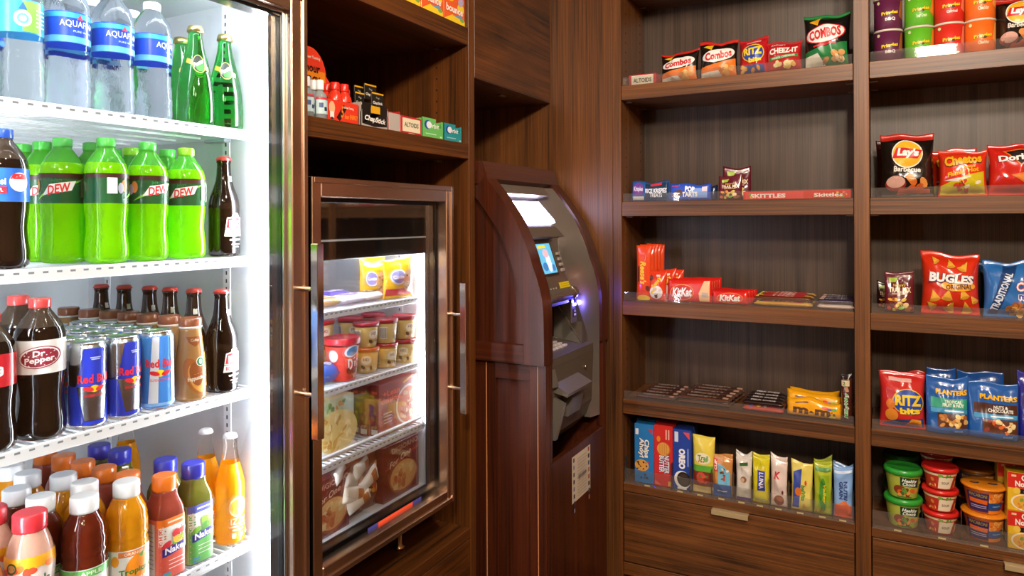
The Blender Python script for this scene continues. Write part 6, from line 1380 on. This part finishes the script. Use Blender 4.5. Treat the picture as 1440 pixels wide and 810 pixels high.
# third shelf
sb_('trail_mix_pouch', 'maroon trail mix pouch standing on the third shelf of the right bay', 'pouch', 1244, 1286, 384, 2, .05, foil('#5e1a24'), trail_art, style='pouch', seed=9, seal=.10, group=TG, nu=16, nv=20, tilt=-.03)
sb_('trail_mix_pouch', 'dark trail mix pouch in the shadow behind the maroon one, right bay', 'pouch', 1233, 1262, 399, 2, .04, foil('#2a1216'), trail_art, style='pouch', seed=12, seal=.10, group=TG, Y=IY+.08, nu=14, nv=16)  # maroon foil darkened to paint in the shade behind the front pouch
def bug_art(p, w, h):
    def cone(u, v, s, r_): 
        c, sn = math.cos(r_), math.sin(r_); P = lambda a, b: (u+(a*c-b*sn)*s, v+(a*sn+b*c)*s)
        p.poly([P(-.5, -.45), P(.5, -.45), P(.28, .1), P(.05, .6), P(-.2, .1)], '#e2a83a'); p.ell(*P(0, -.42), s*.45, s*.16, '#c98a28', r_)
    rn = random.Random(5)
    for u, v, s, r_ in ((-.30, .30, .2, .3), (-.05, .32, .2, -.1), (.24, .34, .18, .4), (-.36, .14, .17, .9), (.0, .13, .2, -.4), (.28, .12, .2, .2), (.0, .84, .16, .3), (.25, .80, .18, -.5), (-.28, .86, .13, .7), (.42, .26, .14, .6)): cone(u*w*.95, v*h, s*w, r_)
    p.ell(w*.14, h*.47, w*.30, h*.09, '#eda12c'); p.poly([(-w*.42, h*.66), (w*.38, h*.58), (w*.38, h*.68), (-w*.3, h*.70)], '#f4efe8') if False else None
    p.text('BUGLES', w*.02, h*.58, w*.80, h*.16, '#1c1a5a', -.06, .10, .05); p.text('BUGLES', w*.02, h*.585, w*.78, h*.145, '#f4efe8', -.06, .05, .05); p.text('ORIGINAL', w*.16, h*.45, w*.46, h*.075, '#2a1a3a', .04, .02)
sb_('chip_bag', 'red bag of golden cone snacks on the third shelf of the right bay', 'bag', 1295, 1381, 358, 2, .08, foil('#cf2f16'), bug_art, seed=11, group=CHB, rz=-3)
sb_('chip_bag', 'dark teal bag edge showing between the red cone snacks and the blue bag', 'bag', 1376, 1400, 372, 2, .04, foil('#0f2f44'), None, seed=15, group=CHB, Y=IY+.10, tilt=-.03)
def chex_art(p, w, h):
    p.poly([(-w*.44, h*.05), (-w*.28, h*.05), (w*.08, h*.94), (-w*.16, h*.94)], '#16386a'); p.text('TRADITIONAL', -w*.205, h*.47, h*.74, w*.13, '#d8e0ec', 1.21, .03); p.text('Chex', w*.24, h*.56, w*.42, h*.17, '#c8303a', .03, .09); p.text('Chex', w*.24, h*.56, w*.41, h*.155, '#f4f0ee', .03, .03); p.text('mix', w*.22, h*.39, w*.30, h*.13, '#f4f0ee', 0, .09); p.text('mix', w*.22, h*.39, w*.28, h*.115, '#2a2a8a', 0, .04); p.blobs(w*.12, h*.15, w*.5, h*.18, 12, w*.07, ['#c98a3c', '#a8642c', '#e0b060', '#8a4a24'], 4)
sb_('chip_bag', 'blue snack mix bag with diagonal white word, right edge of the third shelf', 'bag', 1384, 1472, 371, 2, .07, foil('#2a6ab0'), chex_art, seed=12, group=CHB)
# fourth shelf
def ritz2(p, w, h):
    p.rect(-w*.05, h*.87, w*.5, h*.06, '#e0b0a8'); p.ell(w*.12, h*.50, w*.36, h*.23, '#e8c21c'); p.ell(w*.12, h*.50, w*.34, h*.215, '#1f48a8'); p.text('RITZ', w*.12, h*.53, w*.60, h*.19, '#f2cf2c', .02, .05); p.text('bits', w*.16, h*.34, w*.48, h*.13, '#14245a', .08, .10); p.text('bits', w*.16, h*.345, w*.46, h*.12, '#f2cf2c', .08, .05); p.poly([(-w*.46, h*.04), (w*.46, h*.04), (w*.46, h*.22), (-w*.2, h*.15)], '#28467f'); p.ell(-w*.25, h*.25, w*.14, h*.12, '#e08a2c', .6); p.ell(-w*.28, h*.45, w*.10, h*.09, '#d8782c'); p.poly([(w*.05, h*.06), (w*.42, h*.05), (w*.4, h*.18), (w*.2, h*.2)], '#ea9a2c'); p.text('CHEESE', w*.22, h*.11, w*.26, h*.05, '#a83a1c', .05, .02)
sb_('snack_bag', 'red cracker bites bag with blue circle on the fourth shelf, front', 'bag', 1236, 1303, 530, 3, .06, foil('#c42a28'), ritz2, seed=21, group='red cracker bags on the fourth shelf', rz=3, wr=1.5)
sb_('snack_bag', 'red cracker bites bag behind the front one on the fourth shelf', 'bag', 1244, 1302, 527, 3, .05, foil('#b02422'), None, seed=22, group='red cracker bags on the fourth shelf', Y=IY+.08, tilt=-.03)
def pl_art(b1, w1, seed, nuts):
    def f(p, w, h):
        p.text('PLANTERS', w*.10, h*.74, w*.76, h*.10, '#1a3a6a', 0, .09); p.text('PLANTERS', w*.10, h*.742, w*.74, h*.09, '#f0b81c', 0, .05); p.rect(w*.04, h*.55, w*.86, h*.17, b1); p.text(w1, w*.14, h*.55, w*.5, h*.12, '#eef0e6', 0, .03); p.rect(w*.04, h*.42, w*.86, h*.08, '#3f94c4'); p.rect(w*.16, h*.42, w*.45, h*.025, '#d8ecf4'); p.rect(w*.12, h*.25, w*.70, h*.24, '#5a3018'); p.blobs(w*.14, h*.25, w*.60, h*.18, 22, w*.065, nuts, seed); p.rect(w*.26, h*.07, w*.2, h*.04, '#6a94d0')
    return f
NG_ = 'blue nut pouches on the fourth shelf'
sb_('nut_pouch', 'blue nut pouch with green band, left of the front two', 'pouch', 1303, 1363, 535, 3, .055, foil('#1d5cab'), pl_art('#2a9a7c', 'TROPICAL\nFRUIT & NUT', 3, ['#e0b060', '#c9853c', '#ecd08a', '#a8642c']), style='pouch', seed=23, seal=.09, group=NG_, tilt=-.04)
sb_('nut_pouch', 'blue nut pouch with brown band, right of the front two', 'pouch', 1363, 1435, 544, 3, .055, foil('#1d5cab'), pl_art('#4a2418', 'NUTS &\nCHOCOLATE', 6, ['#e0c080', '#5a2c18', '#d8642c', '#ecd8a8', '#8a3a34']), style='pouch', seed=24, seal=.09, group=NG_, tilt=-.04)
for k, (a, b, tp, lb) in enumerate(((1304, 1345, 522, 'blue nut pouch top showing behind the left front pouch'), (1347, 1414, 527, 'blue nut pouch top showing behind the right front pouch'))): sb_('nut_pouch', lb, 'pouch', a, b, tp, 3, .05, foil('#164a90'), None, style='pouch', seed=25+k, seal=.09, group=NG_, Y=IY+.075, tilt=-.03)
sb_('nut_pouch', 'violet blue pouch just entering at the right edge of the fourth shelf', 'pouch', 1434, 1500, 530, 3, .055, foil('#2a2a8a'), pl_art('#4a2418', 'NUTS', 8, ['#e0c080']), style='pouch', seed=29, seal=.09, Y=IY+.01, group=NG_)
# lowest shelf: meal cups and soup boxes
TUB = [(.74, 0), (.76, .02), (.96, .80), (1.0, .86)]
def cupset(name, label, px, lv, Y, r, h, col, lid, art, group, rz=0.0, flat=False):
    x = bw(px, 720, Y).x
    t = thing(name, label, 'meal cup', (x, Y, DRZ+.0006+lv*(h+.0008)), rot(rz), group); P = scaleprof(TUB, r, h)
    MB().lathe(P, col, 36).build('cup', t)
    if flat: MB().lathe([(r*1.0, h*.86), (r*1.10, h*.90), (r*1.12, h*.94), (r*1.10, h*.97), (r*.9, h*1.0), (r*.3, h*1.0)], lid, 36).build('lid', t)
    else: MB().lathe([(r*1.0, h*.80), (r*1.06, h*.81), (r*1.06, h*.92), (r*1.02, h*.965), (r*.95, h), (r*.90, h*.975), (r*.3, h*.975)], lid, 36).build('lid', t)
    p = Print(cylmap(P), .006, .0006); art(p, r, h); p.build(t); return t
def hc_art(p, r, h):
    p.poly([(-r*.25, h*.46), (r*.95, h*.40), (r*.95, h*.72), (-r*.25, h*.76)], '#14402a'); p.text('Healthy\nChoice', r*.32, h*.58, r*.95, h*.25, '#f2f4ea', -.05, .03, .2); p.ell(-r*.3, h*.30, r*.4, h*.16, '#8a3a1c'); p.blobs(r*.25, h*.22, r*1.4, h*.2, 16, r*.15, ['#d8642c', '#7a2c18', '#5a9a3a', '#e09a4a', '#3f6a2c'], 4); p.rect(r*.0, h*.06, r*1.0, h*.04, '#3f7a2c'); p.rect(r*1.25, h*.55, r*.4, h*.1, '#cfe08a')
HCG = 'green-lidded meal cups'
for lv, tp in ((0, 0), (1, 1)): cupset('meal_cup', 'yellow-green meal cup with green lid, %s of the stack' % ['bottom', 'top'][lv], 1270, lv, IY+.048, .0465, .081, card('#b9c44a'), plastic('#2f9a34'), hc_art, HCG, 4)
for lv in (0, 1): cupset('meal_cup', 'green-lidded meal cup in the shadow behind, %s one' % ['bottom', 'top'][lv], 1268, lv, IY+.152, .0465, .085, card('#8a943a'), plastic('#1f6a26'), hc_art, HCG, 10)  # card and lid colours darkened to stand for the shadow
def sp_art(p, r, h): p.rect(0, h*.70, 5*r, h*.10, '#e6d0a4'); p.poly([(-r*.35, h*.06), (r*.55, h*.06), (r*.75, h*.6), (-r*.25, h*.6)], '#e9dcc0'); p.blobs(r*.1, h*.66, r*.7, h*.06, 7, r*.09, ['#5a9a3a', '#7ab04a'], 3); p.text('SOUP', r*.16, h*.33, r*.5, h*.12, '#7a4a2a', 0, .02); p.blobs(-r*.75, h*.35, r*.5, h*.4, 6, r*.12, ['#e0803c', '#c8341c', '#e9b060'], 5); p.blobs(r*1.1, h*.3, r*.5, h*.3, 5, r*.12, ['#e0803c', '#e9b060'], 7)
SPG = 'red-lidded soup cups'
for lv in range(3): cupset('soup_cup', 'red soup cup with red lid, %s of the stack of three' % ['bottom', 'middle', 'top'][lv], 1322, lv, IY+.046, .0425, .060, card('#c93a24'), plastic('#d2241e'), sp_art, SPG, 8)
for lv in range(3): cupset('soup_cup', 'red-lidded soup cup in the shaded back stack, %s' % ['bottom', 'middle', 'top'][lv], 1317, lv, IY+.148, .0425, .064, card('#a83020'), plastic('#96181a'), sp_art, SPG, 8)  # shade of the back stack is put into the cup and lid colours
def mc_art(p, r, h):
    p.rect(-r*.55, h*.42, r*1.25, h*.70, '#35255a'); p.rect(r*.60, h*.62, r*1.05, h*.34, '#e07a2c'); p.blobs(r*.60, h*.62, r*.9, h*.3, 26, r*.10, ['#f0a04a', '#e88a2c', '#d86a1c', '#f4b868'], 4); p.rect(r*.60, h*.30, r*1.05, h*.26, '#1f4f94'); p.rect(-r*.5, h*.46, r*1.0, h*.16, '#e0641c', -.04); p.text('MACARONI', -r*.5, h*.68, r*.95, h*.13, '#9a8a4a', -.05, .03); p.rect(r*.6, h*.31, r*.6, h*.03, '#7fb0dc'); p.rect(r*.6, h*.08, r*1.05, h*.13, '#ea8420'); p.rect(-r*.5, h*.22, r*.9, h*.03, '#b0a4c8'); p.rect(-r*.5, h*.29, r*.9, h*.03, '#b0a4c8')
MCG = 'orange-lidded pasta cups'
OL = plastic('#e2861c')
for lv in (0, 1):
    o = cupset('pasta_cup', 'purple and orange pasta cup with orange lid, %s of the stack' % ['bottom', 'top'][lv], 1383, lv, IY+.052, .0475, .073, card('#b0541c'), OL, mc_art, MCG, 6, True)
    p = Print(lambda u, v, hh: (u, v, .073+hh), .5, .0004)
    for u in (-.022, .02): p.ell(u, -.006, .011, .008, '#2a2438'); p.rect(u, -.006, .012, .003, '#c9b080')
    p.build(o, 'lid_print')
for lv in (0, 1): cupset('pasta_cup', 'orange-lidded pasta cup in the shadow at the back, %s one' % ['bottom', 'top'][lv], 1372, lv, IY+.165, .0475, .078, card('#5a3a1c'), plastic('#a8661c'), mc_art, MCG, 6, True)  # shadow painted in by darker card and lid colours
def ns_art(p, w, h): p.rect(0, h*.80, w*.99, h*.40, '#cf2a1e'); p.text('Cup\nNoodles', w*.0, h*.80, w*.62, h*.32, '#f2ece4', 0, .04); p.rect(-w*.34, h*.92, w*.12, h*.05, '#e9c9a0'); p.rect(w*.1, h*.53, w*.7, h*.13, '#1c1614'); p.ell(-w*.27, h*.53, w*.09, h*.09, '#e8c24a'); p.text('Chicken', w*.1, h*.53, w*.4, h*.07, '#e9e0c4', 0, .02); p.ell(0, h*.24, w*.42, h*.23, '#ece2cc'); p.ell(0, h*.24, w*.37, h*.20, '#e2a83c'); p.blobs(0, h*.24, w*.5, h*.25, 18, w*.05, ['#f0cf7a', '#d8842c', '#7aa83a', '#f4e0a8'], 5)
NSG = 'red and yellow soup boxes'
cx, w, h = fr(1417, 1475, 664, DRZ, IY); hb2 = bw(1420, 664, IY).z-DRZ-.001; 
for lv in (0, 1): carton('soup_box', 'red and yellow noodle soup box at the right edge, %s of two' % ['lower', 'upper'][lv], 'box', (cx, IY+.004, DRZ+.0006+lv*(hb2/2+.0004)), 0, w, hb2/2-.0004, .06, card('#e2b41c'), ns_art, flap=False, group=NSG)
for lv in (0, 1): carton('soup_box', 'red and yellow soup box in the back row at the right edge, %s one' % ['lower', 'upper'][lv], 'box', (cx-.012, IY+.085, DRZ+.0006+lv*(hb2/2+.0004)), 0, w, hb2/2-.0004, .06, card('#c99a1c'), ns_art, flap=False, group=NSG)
